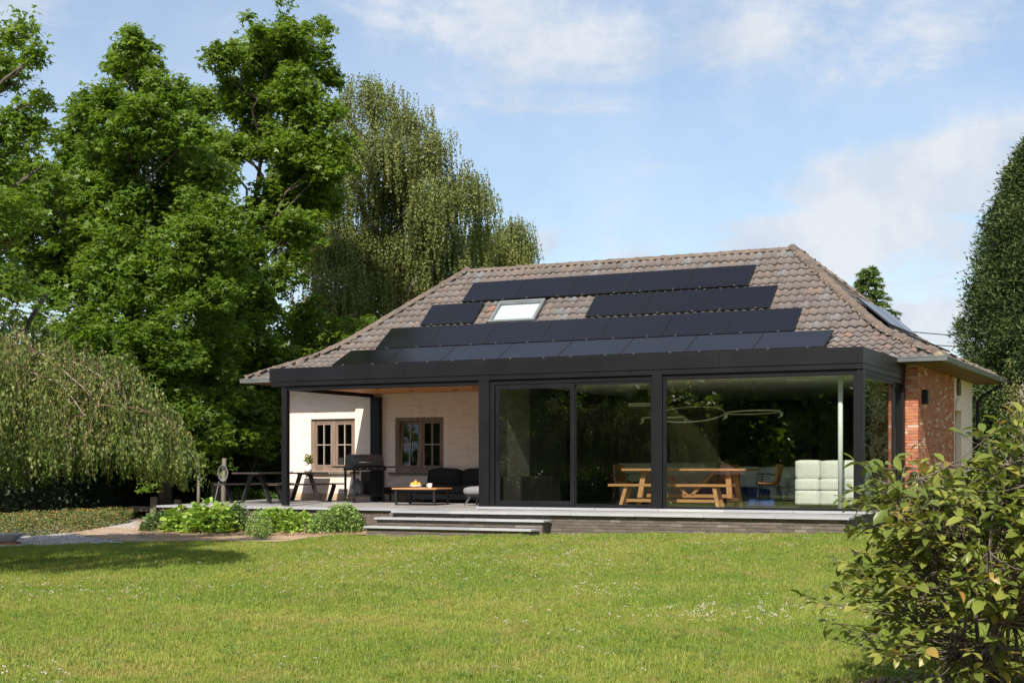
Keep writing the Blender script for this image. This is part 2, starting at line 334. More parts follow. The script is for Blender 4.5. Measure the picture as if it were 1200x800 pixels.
# ------------------------------------------------------------------ mesh helpers
def new_obj(name, me, m=None, parent=None):
    o = bpy.data.objects.new(name, me); col.objects.link(o)
    if m is not None and me is not None and not me.materials: me.materials.append(m)
    if parent is not None: o.parent = parent
    return o
def tag(o, label=None, cat=None, group=None, kind=None):
    if label: o['label'] = label
    if cat: o['category'] = cat
    if group: o['group'] = group
    if kind: o['kind'] = kind
    return o
def thing(name, label, cat, loc=(0, 0, 0), rz=0, group=None):
    o = bpy.data.objects.new(name, None); col.objects.link(o)
    o.location = loc; o.rotation_euler = (0, 0, rz); o.empty_display_size = .2
    return tag(o, label, cat, group)
def mesh_np(name, V, F, m=None, parent=None, smooth=False):
    """V (n,3), F (k,s) numpy arrays -> one object"""
    me = bpy.data.meshes.new(name)
    V = np.asarray(V, dtype=np.float32); F = np.asarray(F, dtype=np.int32)
    k, s = F.shape
    me.vertices.add(len(V)); me.vertices.foreach_set('co', V.ravel())
    me.loops.add(k * s); me.loops.foreach_set('vertex_index', F.ravel())
    me.polygons.add(k); me.polygons.foreach_set('loop_start', np.arange(0, k * s, s, dtype=np.int32))
    try: me.polygons.foreach_set('loop_total', np.full(k, s, dtype=np.int32))
    except Exception: pass
    if smooth: me.polygons.foreach_set('use_smooth', np.ones(k, dtype=bool))
    me.update(calc_edges=True)
    return new_obj(name, me, m, parent)
class MB:
    """collects boxes, bars, tubes, lathes; build() links them as one mesh"""
    def __init__(s): s.v = []; s.f = []
    def add(s, vs, fs):
        b = len(s.v); s.v += [tuple(v) for v in vs]; s.f += [tuple(i + b for i in f) for f in fs]; return s
    def box(s, x0, x1, y0, y1, z0, z1, mtx=None):
        vs = [Vector((x, y, z)) for x in (x0, x1) for y in (y0, y1) for z in (z0, z1)]
        if mtx is not None: vs = [mtx @ v for v in vs]
        return s.add(vs, [(0, 1, 3, 2), (4, 6, 7, 5), (0, 4, 5, 1), (2, 3, 7, 6), (0, 2, 6, 4), (1, 5, 7, 3)])
    def bar(s, p, q, w, h=None, up=(0, 0, 1)):
        """square bar from p to q, w across, h in the `up` sense"""
        p, q = Vector(p), Vector(q); h = h or w
        d = (q - p).normalized(); u = Vector(up)
        r = d.cross(u)
        if r.length < 1e-3: r = d.cross(Vector((0, 1, 0)))
        r.normalize(); u = r.cross(d).normalized()
        vs = [a + r * (w / 2 * i) + u * (h / 2 * j) for a in (p, q) for i in (-1, 1) for j in (-1, 1)]
        return s.add(vs, [(0, 1, 3, 2), (4, 6, 7, 5), (0, 4, 5, 1), (2, 3, 7, 6), (0, 2, 6, 4), (1, 5, 7, 3)])
    def tube(s, pts, rad, n=8, closed=False, caps=True):
        pts = [Vector(p) for p in pts]; k = len(pts)
        rads = rad if isinstance(rad, (list, tuple)) else [rad] * k
        b = len(s.v); prev = None
        for i, p in enumerate(pts):
            if closed: d = pts[(i + 1) % k] - pts[i - 1]
            else: d = pts[min(i + 1, k - 1)] - pts[max(i - 1, 0)]
            if d.length < 1e-9: d = Vector((0, 0, 1))
            d.normalize()
            a = d.cross(prev if prev is not None else (Vector((0, 0, 1)) if abs(d.z) < .9 else Vector((1, 0, 0))))
            if prev is not None:
                r = prev - d * prev.dot(d)
                r = r.normalized() if r.length > 1e-6 else a.normalized()
            else: r = a.normalized()
            prev = r; u = d.cross(r)
            for j in range(n):
                t = 2 * PI * j / n
                s.v.append(tuple(p + (r * math.cos(t) + u * math.sin(t)) * rads[i]))
        seg = k if closed else k - 1
        for i in range(seg):
            i2 = (i + 1) % k
            for j in range(n):
                j2 = (j + 1) % n
                s.f.append((b + i * n + j, b + i * n + j2, b + i2 * n + j2, b + i2 * n + j))
        if caps and not closed:
            s.f.append(tuple(b + j for j in range(n))[::-1]); s.f.append(tuple(b + (k - 1) * n + j for j in range(n)))
        return s
    def lathe(s, prof, n=16, c=(0, 0, 0)):
        b = len(s.v); k = len(prof)
        for r, z in prof:
            for j in range(n):
                t = 2 * PI * j / n; s.v.append((c[0] + r * math.cos(t), c[1] + r * math.sin(t), c[2] + z))
        for i in range(k - 1):
            for j in range(n):
                j2 = (j + 1) % n
                s.f.append((b + i * n + j, b + i * n + j2, b + (i + 1) * n + j2, b + (i + 1) * n + j))
        s.f.append(tuple(b + j for j in range(n))[::-1]); s.f.append(tuple(b + (k - 1) * n + j for j in range(n)))
        return s
    def prism(s, poly, axis, a0, a1):
        """polygon in the two other axes, extruded along axis"""
        def P(u, v, w): return {'x': (w, u, v), 'y': (u, w, v), 'z': (u, v, w)}[axis]
        b = len(s.v); n = len(poly)
        for w in (a0, a1):
            for u, v in poly: s.v.append(P(u, v, w))
        s.f.append(tuple(b + i for i in range(n))); s.f.append(tuple(b + n + i for i in range(n))[::-1])
        for i in range(n):
            j = (i + 1) % n; s.f.append((b + i, b + n + i, b + n + j, b + j))
        return s
    def build(s, name, m, parent=None, smooth=False, bevel=0, loc=None):
        me = bpy.data.meshes.new(name); me.from_pydata(s.v, [], s.f)
        bm = bmesh.new(); bm.from_mesh(me); bmesh.ops.recalc_face_normals(bm, faces=bm.faces); bm.to_mesh(me); bm.free()
        if smooth:
            for p in me.polygons: p.use_smooth = True
        me.update()
        o = new_obj(name, me, m, parent)
        if loc: o.location = loc
        if bevel:
            bv = o.modifiers.new('bevel', 'BEVEL'); bv.width = bevel; bv.segments = 2; bv.limit_method = 'ANGLE'
            if smooth is False:
                for p in me.polygons: p.use_smooth = False
        return o
def box(name, x0, x1, y0, y1, z0, z1, m, parent=None, bevel=0):
    return MB().box(x0, x1, y0, y1, z0, z1).build(name, m, parent, bevel=bevel)
def unit_cushion(name, sx, sy, sz, m, parent=None, r=.05, puff=.02, loc=(0, 0, 0), rot=(0, 0, 0)):
    """soft box: subdivided, swollen in the middle, rounded edges"""
    bm = bmesh.new(); bmesh.ops.create_cube(bm, size=1)
    bmesh.ops.subdivide_edges(bm, edges=bm.edges, cuts=5, use_grid_fill=True)
    for v in bm.verts:
        c = v.co
        q = [c.x * sx, c.y * sy, c.z * sz]; h = [sx / 2, sy / 2, sz / 2]
        inner = [max(-hh + r, min(hh - r, a)) for a, hh in zip(q, h)]
        d = Vector([a - b for a, b in zip(q, inner)])
        if d.length > r: d = d.normalized() * r
        p = Vector(inner) + d
        ux, uy, uz = 1 - (2 * c.x) ** 2, 1 - (2 * c.y) ** 2, 1 - (2 * c.z) ** 2
        if abs(c.z) > .49: p.z += math.copysign(puff * max(ux, 0) * max(uy, 0), c.z)
        if abs(c.y) > .49: p.y += math.copysign(puff * max(ux, 0) * max(uz, 0), c.y)
        v.co = p
    me = bpy.data.meshes.new(name); bm.to_mesh(me); bm.free()
    for p in me.polygons: p.use_smooth = True
    o = new_obj(name, me, m, parent); o.location = loc; o.rotation_euler = rot
    return o
def copy_tree(o, parent=None):
    c = o.copy(); col.objects.link(c); c.parent = parent
    for ch in list(o.children): copy_tree(ch, c)
    return c

# instanced-by-array scatter: real geometry, one mesh
def rot_mats(yaw, pitch, roll):
    cy, sy, cp, sp, cr, sr = np.cos(yaw), np.sin(yaw), np.cos(pitch), np.sin(pitch), np.cos(roll), np.sin(roll)
    z = np.zeros_like(cy); o = np.ones_like(cy)
    Rz = np.stack([cy, -sy, z, sy, cy, z, z, z, o], -1).reshape(-1, 3, 3)
    Rx = np.stack([o, z, z, z, cp, -sp, z, sp, cp], -1).reshape(-1, 3, 3)
    Ry = np.stack([cr, z, sr, z, o, z, -sr, z, cr], -1).reshape(-1, 3, 3)
    return Rz @ Rx @ Ry
def scatter(name, tv, tf, pos, mats, scl, m, parent=None):
    tv = np.asarray(tv, dtype=np.float32); tf = np.asarray(tf, dtype=np.int32)
    n = len(pos)
    V = np.einsum('nij,kj->nki', mats, tv) * np.asarray(scl).reshape(-1, 1, 1) + pos[:, None, :]
    F = tf[None] + (np.arange(n) * len(tv))[:, None, None]
    return mesh_np(name, V.reshape(-1, 3), F.reshape(-1, tf.shape[1]), m, parent)
LEAF_DIAMOND = ([(0, 0, 0), (.42, .45, .06), (0, 1, 0), (-.42, .45, .06)], [(0, 1, 2, 3)])
LEAF_OVAL = ([(0, 0, 0), (.3, .3, .05), (.26, .72, .03), (0, 1, -.06), (-.26, .72, .03), (-.3, .3, .05)], [(0, 1, 2, 3), (0, 3, 4, 5)])
def star_leaf():
    v = [(0, 0, 0)]; f = []
    for a, L in ((-110, .62), (-55, .92), (0, 1.0), (55, .92), (110, .62)):
        t = R(a); d = (math.sin(t), math.cos(t)); q = (math.cos(t), -math.sin(t))
        b = len(v)
        v += [(d[0] * L * .42 + q[0] * .17, d[1] * L * .42 + q[1] * .17, .03), (d[0] * L, d[1] * L, -.10), (d[0] * L * .42 - q[0] * .17, d[1] * L * .42 - q[1] * .17, .03)]
        f.append((0, b, b + 1, b + 2))
    return v, f
LEAF_STAR = star_leaf()
SPRAY = ([(0, 0, 0), (.16, .35, .03), (.05, 1, -.12), (-.16, .35, .03), (.45, .62, -.05), (.1, .3, .02), (-.45, .62, -.05), (-.1, .3, .02)], [(0, 1, 2, 3), (0, 5, 4, 1), (0, 3, 6, 7)])
def leaf_frames(n, up=0.6, spread=1.0):
    yaw = npr.uniform(0, 2 * PI, n)
    pitch = npr.normal(-.35, .55 * spread, n); roll = npr.normal(0, .55 * spread, n)
    return rot_mats(yaw, pitch, roll)
def in_sphere(n):
    d = npr.normal(size=(n, 3)); d /= np.linalg.norm(d, axis=1)[:, None]
    return d
# ------------------------------------------------------------------ ground
def gz(x, y):
    """lawn height: a gentle bank against the terrace, falling towards the camera, rising to the right rear"""
    x = np.asarray(x, dtype=float); y = np.asarray(y, dtype=float)
    near = np.interp(x, [-16, -12, -9, -7, -4, 0, 3], [-.60, -.59, -.57, -.52, -.44, -.375, -.33])
    far = -.62
    t = np.clip((-y - 1.5) / 8.0, 0, 1); t = t * t * (3 - 2 * t)
    z = near * (1 - t) + far * t
    s = np.clip((x + .6) / 1.5, 0, 1) * np.clip((y + 1.6) / 3.4, 0, 1)
    s = s * s * (3 - 2 * s)
    z = z * (1 - s) - .15 * s
    return z
def gzf(x, y): return float(gz(x, y))

def grid_sheet(name, xs, ys, m, dz=0.0, mask=None):
    X, Y = np.meshgrid(xs, ys); Z = gz(X, Y) + dz
    V = np.stack([X, Y, Z], -1).reshape(-1, 3); nx = len(xs)
    i, j = np.meshgrid(np.arange(len(ys) - 1), np.arange(nx - 1), indexing='ij'); a = (i * nx + j).ravel()
    F = np.stack([a, a + 1, a + nx + 1, a + nx], -1)
    return mesh_np(name, V, F, m, smooth=True)
def lawn_mat():
    m, n, l, p = mat_base('lawn_soil_and_turf')
    g = n.new('ShaderNodeNewGeometry')
    def noise(s, d=6): 
        a = n.new('ShaderNodeTexNoise'); a.inputs['Scale'].default_value = s; a.inputs['Detail'].default_value = d; l.new(g.outputs['Position'], a.inputs[0]); return a.outputs[0]
    def rmp(src, c1, c2, a, b):
        r = n.new('ShaderNodeValToRGB'); r.color_ramp.elements[0].position = a; r.color_ramp.elements[1].position = b
        r.color_ramp.elements[0].color = rgba(c1); r.color_ramp.elements[1].color = rgba(c2); l.new(src, r.inputs[0]); return r.outputs[0]
    c = rmp(noise(.45, 5), (.14, .20, .02), (.32, .29, .08), .38, .64)
    d = rmp(noise(30, 8), (.45, .45, .4), (1.15, 1.15, 1.1), .3, .75)
    x = n.new('ShaderNodeMix'); x.data_type = 'RGBA'; x.blend_type = 'MULTIPLY'; x.inputs[0].default_value = 1; l.new(c, x.inputs[6]); l.new(d, x.inputs[7])
    l.new(x.outputs[2], p.inputs['Base Color']); setc(p, 'Roughness', .9); setc(p, 'Specular IOR Level', .1)
    b = n.new('ShaderNodeBump'); b.inputs['Strength'].default_value = .8; b.inputs['Distance'].default_value = .03; l.new(noise(45, 8), b.inputs['Height']); l.new(b.outputs[0], p.inputs['Normal'])
    return m
M['lawn'] = lawn_mat()
M['gravel'] = ramp_piece('grey_path_gravel', [(0, (.30, .27, .25)), (.5, (.40, .365, .34)), (1, (.50, .47, .44))], .9, .9, 60, 18, .5, .2, .02, darken=(.22, .19, .17))
M['gravel_sheet'] = noisy('grey_gravel_bed', (.36, .33, .31), (.52, .48, .45), 40, .95, 1.0, 50, coord='P', c3=(.44, .34, .25), s2=1.2)
M['mulch'] = noisy('dry_brown_mulch', (.30, .19, .11), (.50, .37, .23), 14, .95, 1.0, 40, coord='P', c3=(.24, .14, .08), s2=2.5)
xs = np.concatenate([np.array([-900, -300, -120, -60, -40, -30]), np.arange(-24, 14, .35), np.array([16, 20, 30, 50, 100, 300, 900])])
ys = np.concatenate([np.array([-900, -300, -120, -60, -40]), np.arange(-30, 8, .35), np.array([10, 14, 20, 30, 50, 100, 300, 900])])
tag(grid_sheet('lawn', xs, ys, M['lawn']), 'wide green lawn with yellowed patches in front of the house', kind='structure')

# lawn edge on the left: everything beyond the line is gravel and mulch
EDGE = [(-30., -11.6), (-18., -9.9), (-12.4, -8.9), (-10.6, -6.6), (-9.9, -5.2), (-9.7, -4.3), (-9.55, -3.2), (-9.4, -2.45), (-8.6, -2.35), (-5.4, -2.25)]
def strip_sheet(name, near, far, m, dz, n=60, k=14):
    """a sheet between two polylines given as (x,y) lists, following the ground"""
    def samp(pl, t):
        pl = np.array(pl); d = np.r_[0, np.cumsum(np.hypot(*np.diff(pl, axis=0).T))]; d /= d[-1]
        return np.stack([np.interp(t, d, pl[:, 0]), np.interp(t, d, pl[:, 1])], -1)
    t = np.linspace(0, 1, n); A, B = samp(near, t), samp(far, t)
    s = np.linspace(0, 1, k)[:, None, None]
    P = A[None] * (1 - s) + B[None] * s
    wob = np.sin(t * 40) * .04 + np.sin(t * 93 + 1) * .03
    P[0, :, 1] += wob
    Z = gz(P[..., 0], P[..., 1]) + dz
    V = np.concatenate([P, Z[..., None]], -1).reshape(-1, 3)
    i, j = np.meshgrid(np.arange(k - 1), np.arange(n - 1), indexing='ij'); a = (i * n + j).ravel()
    return mesh_np(name, V, np.stack([a, a + 1, a + n + 1, a + n], -1), m, smooth=True), P
def on_ground(a, b, z=-.6):
    """ground point under a survey reading"""
    d = (CAM.z - z) * 1700 / (b - 549)
    p = sight(a, b, d); return (p.x, p.y)
edge_px = [(-200, 643), (0, 640), (60, 638.5), (120, 636.5), (200, 635.5), (285, 636.5), (330, 637), (360, 633), (400, 629.5), (440, 630)]
lawn_edge = [on_ground(a, b) for a, b in edge_px]
gravel_far = [on_ground(a, b) for a, b in [(-200, 600), (0, 600), (80, 600), (130, 600), (175, 597)]]
_, _ = 0, 0
gs, _P = strip_sheet('gravel_path', [on_ground(a, b) for a, b in [(-200, 643), (0, 640), (60, 638.5), (120, 636.5), (175, 635.8), (200, 635.5)]], [(-30, 2), (-26, 3), (-22, 3.5), (-19, 4), (-16.4, 4)], M['gravel_sheet'], .014)
tag(gs, 'pale gravel path curving behind the lawn on the left', kind='structure')
ms, _P = strip_sheet('mulch_bed', [on_ground(a, b) for a, b in [(150, 635.6), (200, 635.2), (285, 636), (330, 636.6), (360, 632.6), (400, 629), (436, 629)]], [(-19, -1.2), (-16.2, -.3), (-12, -.3), (-9.3, -.35)], M['mulch'], .024)
tag(ms, 'dry brown mulch bed in front of the terrace', kind='structure')

# ---- grass, clover: instanced tufts
def tuft_mesh(name, nb, h, w, spread, m, seed):
    r = random.Random(seed); V = []; F = []
    for i in range(nb):
        a = r.uniform(0, 2 * PI); rr = spread * math.sqrt(r.random()); x, y = rr * math.cos(a), rr * math.sin(a)
        t = r.uniform(0, 2 * PI); hh = h * r.uniform(.55, 1.25); lean = hh * r.uniform(.1, .75); dx, dy = math.cos(t), math.sin(t)
        qx, qy = -dy * w / 2, dx * w / 2; b = len(V)
        V += [(x - qx, y - qy, -.01), (x + qx, y + qy, -.01), (x + dx * lean * .35 + qx * .8, y + dy * lean * .35 + qy * .8, hh * .6), (x + dx * lean * .35 - qx * .8, y + dy * lean * .35 - qy * .8, hh * .6), (x + dx * lean, y + dy * lean, hh)]
        F += [(b, b + 1, b + 2, b + 3), (b + 3, b + 2, b + 4)]
    me = bpy.data.meshes.new(name); me.from_pydata(V, [], F); me.materials.append(m)
    return bpy.data.objects.new(name, me)
def gn_scatter(name, pts, rot, scl, src, label):
    me = bpy.data.meshes.new(name); me.vertices.add(len(pts)); me.vertices.foreach_set('co', np.asarray(pts, dtype=np.float32).ravel())
    a = me.attributes.new('rot', 'FLOAT_VECTOR', 'POINT'); a.data.foreach_set('vector', np.asarray(rot, dtype=np.float32).ravel())
    a = me.attributes.new('scl', 'FLOAT', 'POINT'); a.data.foreach_set('value', np.asarray(scl, dtype=np.float32).ravel())
    o = new_obj(name, me)
    ng = bpy.data.node_groups.new(name, 'GeometryNodeTree')
    ng.interface.new_socket('Geometry', in_out='INPUT', socket_type='NodeSocketGeometry')
    ng.interface.new_socket('Geometry', in_out='OUTPUT', socket_type='NodeSocketGeometry')
    N, L = ng.nodes, ng.links
    gi, go = N.new('NodeGroupInput'), N.new('NodeGroupOutput')
    ip = N.new('GeometryNodeInstanceOnPoints'); oi = N.new('GeometryNodeObjectInfo'); oi.inputs[0].default_value = src; oi.inputs['As Instance'].default_value = True
    ar = N.new('GeometryNodeInputNamedAttribute'); ar.data_type = 'FLOAT_VECTOR'; ar.inputs[0].default_value = 'rot'
    as_ = N.new('GeometryNodeInputNamedAttribute'); as_.data_type = 'FLOAT'; as_.inputs[0].default_value = 'scl'
    L.new(gi.outputs[0], ip.inputs['Points']); L.new(oi.outputs['Geometry'], ip.inputs['Instance'])
    L.new(ar.outputs[0], ip.inputs['Rotation']); L.new(as_.outputs[0], ip.inputs['Scale'])
    L.new(ip.outputs[0], go.inputs[0])
    md = o.modifiers.new('scatter', 'NODES'); md.node_group = ng
    return tag(o, label, kind='stuff')
def in_frame_ground(n, d0, d1, power=1.6, margin=1.12, right_extra=0):
    """random lawn points between two distances, thinning with distance"""
    u = npr.random(n); d = d0 * (d1 / d0) ** (u ** (1 / power))
    a = npr.uniform(-.353 * margin, .353 * margin + right_extra, n)
    x = CAM.x + FWD.x * d + RGT.x * a * d; y = CAM.y + FWD.y * d + RGT.y * a * d
    return x, y, d
le = np.array(sorted(lawn_edge)); 
def is_lawn(x, y):
    # left boundary in survey angle terms: build by interpolation along the lawn edge
    dx, dy = x - CAM.x, y - CAM.y
    d = dx * FWD.x + dy * FWD.y; a = (dx * RGT.x + dy * RGT.y) / d
    lim = np.interp(a * 1700 + 600, [p[0] for p in edge_px] + [460, 640, 1000, 1004, 1500], [(CAM.z + .6) * 1700 / (p[1] - 549) for p in edge_px] + [27.4, 26.9, 24.4, 60, 60])
    ok = d < lim - .05
    ok &= ~((x > -16) & (x < .02) & (y > -1.12))
    ok &= ~((x > -9.45) & (x < -5.5) & (y > -2.02))
    ok &= ~((x > -.2) & (x < .5) & (y > -.2))
    ok &= ~((x > .3) & (x < 1.1) & (y > 3.5) & (y < 12))
    return ok
P1 = []
for n, d0, d1, pw in ((52000, 7.0, 20, 1.15), (62000, 14, 29, 1.6), (9000, 25, 48, 1.0)):
    x, y, d = in_frame_ground(n, d0, d1, pw); k = is_lawn(x, y) & ~((np.hypot(x - 4.75, y + 17.2) < .75)); P1.append(np.stack([x[k], y[k], d[k]], -1))
P1 = np.concatenate(P1)
n = len(P1)
pat = np.sin(P1[:, 0] * 1.3 + np.sin(P1[:, 1] * .9) * 1.5) * np.sin(P1[:, 1] * 1.1 + P1[:, 0] * .4)
scl = npr.uniform(.5, 1.35, n) * (1 + .18 * pat) * np.interp(P1[:, 2], [7, 28, 50], [.82, 1.2, 2.0])
nearwall = (P1[:, 1] > -1.8) & (P1[:, 0] < 0); scl[nearwall] *= 1.15
rot = np.stack([npr.normal(0, .12, n), npr.normal(0, .12, n), npr.uniform(0, 2 * PI, n)], -1)
pts = np.stack([P1[:, 0], P1[:, 1], gz(P1[:, 0], P1[:, 1])], -1)
which = npr.choice(5, n, p=[.30, .28, .20, .14, .08])
def weed_mesh():
    V, F = [], []; r = random.Random(12)
    for i in range(9):
        a = r.uniform(0, 6.28); rr = r.uniform(.01, .07); c = Vector((rr * math.cos(a), rr * math.sin(a), r.uniform(.02, .045)))
        for k in range(3):
            t = a + k * 2.1; d = Vector((math.cos(t), math.sin(t), r.uniform(-.2, .3))) * .014; q_ = Vector((-math.sin(t), math.cos(t), 0)) * .007; b = len(V)
            V.extend([c, c + d * .5 + q_, c + d, c + d * .5 - q_]); F.append((b, b + 1, b + 2, b + 3))
    me = bpy.data.meshes.new('clover_leaves'); me.from_pydata([tuple(v) for v in V], [], F); me.materials.append(G['weed']); return bpy.data.objects.new('clover_leaves', me)
for q in range(5):
    src = weed_mesh() if q == 4 else tuft_mesh('grass_tuft', 16 if q < 3 else 11, (.040, .036, .054, .034)[q], (.0042, .0050, .0042, .0036)[q], .05, G['dry'] if q == 3 else G['grass'], 30 + q)
    k = which == q
    gn_scatter('grass', pts[k], rot[k], scl[k], src, ('short mown grass blades covering the lawn', 'short mown grass blades covering the lawn', 'taller grass blades standing in the lawn', 'dry straw-coloured grass in the lawn', 'clover leaves growing among the grass')[q])
# taller stray stalks and clover heads
def clover_mesh():
    V, F = [], []
    r = random.Random(4)
    mb = MB()
    for i in range(3):
        a = r.uniform(0, 2 * PI); rr = .05 * r.random(); x, y = rr * math.cos(a), rr * math.sin(a); h = r.uniform(.045, .075)
        mb.lathe([(.003, h - .004), (.0095, h), (.011, h + .007), (.007, h + .014), (.002, h + .017)], 6, (x, y, 0))
    me = bpy.data.meshes.new('clover_flower'); me.from_pydata(mb.v, [], mb.f); me.materials.append(G['clover'])
    return bpy.data.objects.new('clover_flower', me)
cx, cy = [], []
for (a, b, n_, ra, rb) in [(480, 650, 420, 160, 14), (560, 664, 330, 220, 16), (130, 690, 150, 120, 12), (690, 645, 190, 60, 12), (690, 662, 130, 45, 10), (860, 640, 230, 110, 16), (960, 640, 120, 70, 12), (930, 712, 110, 90, 12), (850, 720, 90, 80, 8),
                           (50, 792, 26, 50, 10), (340, 775, 16, 60, 14), (820, 715, 30, 20, 6), (700, 692, 70, 50, 8), (430, 690, 80, 160, 14), (800, 680, 60, 200, 40), (640, 750, 36, 120, 60), (620, 790, 20, 90, 40), (350, 660, 110, 90, 16)]:
    A = npr.normal(a, ra * .6, n_); B = npr.normal(b, rb * .7, n_); B = np.maximum(B, 629)
    D = (CAM.z + .6) * 1700 / (B - 549); a_ = (A - 600) / 1700
    cx.append(CAM.x + FWD.x * D + RGT.x * a_ * D); cy.append(CAM.y + FWD.y * D + RGT.y * a_ * D)
cx, cy = np.concatenate(cx), np.concatenate(cy)
k = is_lawn(cx, cy); cx, cy = cx[k], cy[k]; k = npr.random(len(cx)) < .62; cx, cy = cx[k], cy[k]
gn_scatter('clover', np.stack([cx, cy, gz(cx, cy)], -1), np.stack([0 * cx, 0 * cx, npr.uniform(0, 6, len(cx))], -1), npr.uniform(.36, .72, len(cx)), clover_mesh(), 'small white clover heads dotted in drifts over the lawn')

# gravel stones and mulch litter close to the lawn edge
def pebble(seed, s, m, name):
    r = random.Random(seed); bm = bmesh.new(); bmesh.ops.create_icosphere(bm, subdivisions=1, radius=s)
    for v in bm.verts: v.co *= r.uniform(.75, 1.2); v.co.z *= .65
    me = bpy.data.meshes.new(name); bm.to_mesh(me); bm.free(); me.materials.append(m); return bpy.data.objects.new(name, me)
def area_points(quad, n):
    q = [np.array(p) for p in quad]; u, v = npr.random(n)[:, None], npr.random(n)[:, None]
    return (q[0] * (1 - u) + q[1] * u) * (1 - v) + (q[3] * (1 - u) + q[2] * u) * v
gp = area_points([on_ground(-60, 640), on_ground(178, 633), on_ground(178, 606), on_ground(-60, 616)], 9000)
gn_scatter('gravel', np.c_[gp, gz(gp[:, 0], gp[:, 1]) + .016], npr.uniform(0, 6, (9000, 3)), npr.uniform(.6, 1.6, 9000), pebble(3, .012, M['gravel'], 'stone'), 'loose grey gravel stones of the path')
def litter_mesh():
    V, F = [], []; r = random.Random(9)
    for i in range(7):
        p = Vector((r.uniform(-.06, .06), r.uniform(-.06, .06), r.uniform(.002, .02))); t = r.uniform(0, 6.28); L = r.uniform(.03, .08)
        d = Vector((math.cos(t), math.sin(t), r.uniform(-.15, .3))) * L; q = Vector((-math.sin(t), math.cos(t), 0)) * .004; b = len(V)
        V += [p - q, p + q, p + d + q, p + d - q]; F.append((b, b + 1, b + 2, b + 3))
    me = bpy.data.meshes.new('straw'); me.from_pydata([tuple(v) for v in V], [], F)
    me.materials.append(ramp_piece('dry_straw', [(0, (.22, .12, .06)), (.5, (.40, .28, .16)), (1, (.52, .40, .25))], .9, .1)); return bpy.data.objects.new('straw', me)
lp = area_points([on_ground(160, 633), on_ground(430, 628), on_ground(430, 612), on_ground(160, 606)], 5000)
kk = ~is_lawn(lp[:, 0], lp[:, 1]); lp = lp[kk]
gn_scatter('mulch_litter', np.c_[lp, gz(lp[:, 0], lp[:, 1]) + .024], np.stack([npr.normal(0, .2, len(lp)), npr.normal(0, .2, len(lp)), npr.uniform(0, 6, len(lp))], -1), npr.uniform(.7, 1.5, len(lp)), litter_mesh(), 'dry straw and twigs lying on the brown mulch bed')
# mulch circle under the magnolia
mc = MB(); N_ = 30; c0 = (4.75, -17.2)
ring = [(c0[0] + .95 * math.cos(t) * (1 + .06 * math.sin(5 * t)), c0[1] + .95 * math.sin(t) * (1 + .06 * math.cos(3 * t))) for t in np.linspace(0, 2 * PI, N_, endpoint=False)]
mc.add([(c0[0], c0[1], gzf(*c0) + .05)] + [(x, y, gzf(x, y) + .012) for x, y in ring], [(0, i + 1, (i + 1) % N_ + 1) for i in range(N_)])
tag(mc.build('bark_mulch', noisy('pinkish_bark_mulch', (.20, .13, .095), (.42, .31, .24), 40, .95, 1, 60, coord='P')), 'round patch of bark mulch under the shrub at the right', kind='structure')
lp2 = np.array([(c0[0] + r_ * math.cos(t), c0[1] + r_ * math.sin(t)) for r_, t in zip(np.sqrt(npr.random(900)) * .95, npr.uniform(0, 6.28, 900))])
gn_scatter('bark_chips', np.c_[lp2, gz(lp2[:, 0], lp2[:, 1]) + .045], npr.uniform(0, 6, (900, 3)), npr.uniform(.6, 1.5, 900), pebble(5, .014, ramp_piece('bark_chip', [(0, (.2, .12, .09)), (.5, (.36, .25, .19)), (1, (.5, .40, .32))], .9, .3), 'chip'), 'bark chips scattered under the shrub at the right')
# ------------------------------------------------------------------ terrace
YW = 3.7              # front wall plane of the old house
YD = -1.2             # terrace edge in front of the glass room
def dz_(y): return -.0153 * (YW - y)          # paving falls slightly to the garden
terrace = thing('terrace', 'low brick terrace with grey stone coping and two steps along the house', 'terrace', (0, 0, 0))
def brick_list(w, h, bl=.21, bh=.052, joint=.009, half=True, openings=(), seed=1, depth=.012):
    """running-bond bricks on a w x h wall: (u0,u1,v0,v1,proud)"""
    r = random.Random(seed); out = []; v = 0; row = 0
    while v < h - .015:
        v1 = min(v + bh, h); u = -(bl / 2) * (row % 2)
        while u < w:
            a, b = max(u, 0), min(u + bl, w)
            u += bl + joint
            if b - a < .03: continue
            segs = [(a, b)]
            for (o0, o1, p0, p1) in openings:
                if v1 <= p0 or v >= p1: continue
                ns = []
                for s0, s1 in segs:
                    if s1 <= o0 or s0 >= o1: ns.append((s0, s1)); continue
                    if s0 < o0: ns.append((s0, o0))
                    if s1 > o1: ns.append((o1, s1))
                segs = ns
            for s0, s1 in segs:
                if s1 - s0 > .025: out.append((s0, s1, v + r.uniform(-.001, .001), v1 + r.uniform(-.001, .001), depth * r.uniform(.45, 1.0)))
        v += bh + joint; row += 1
    return out
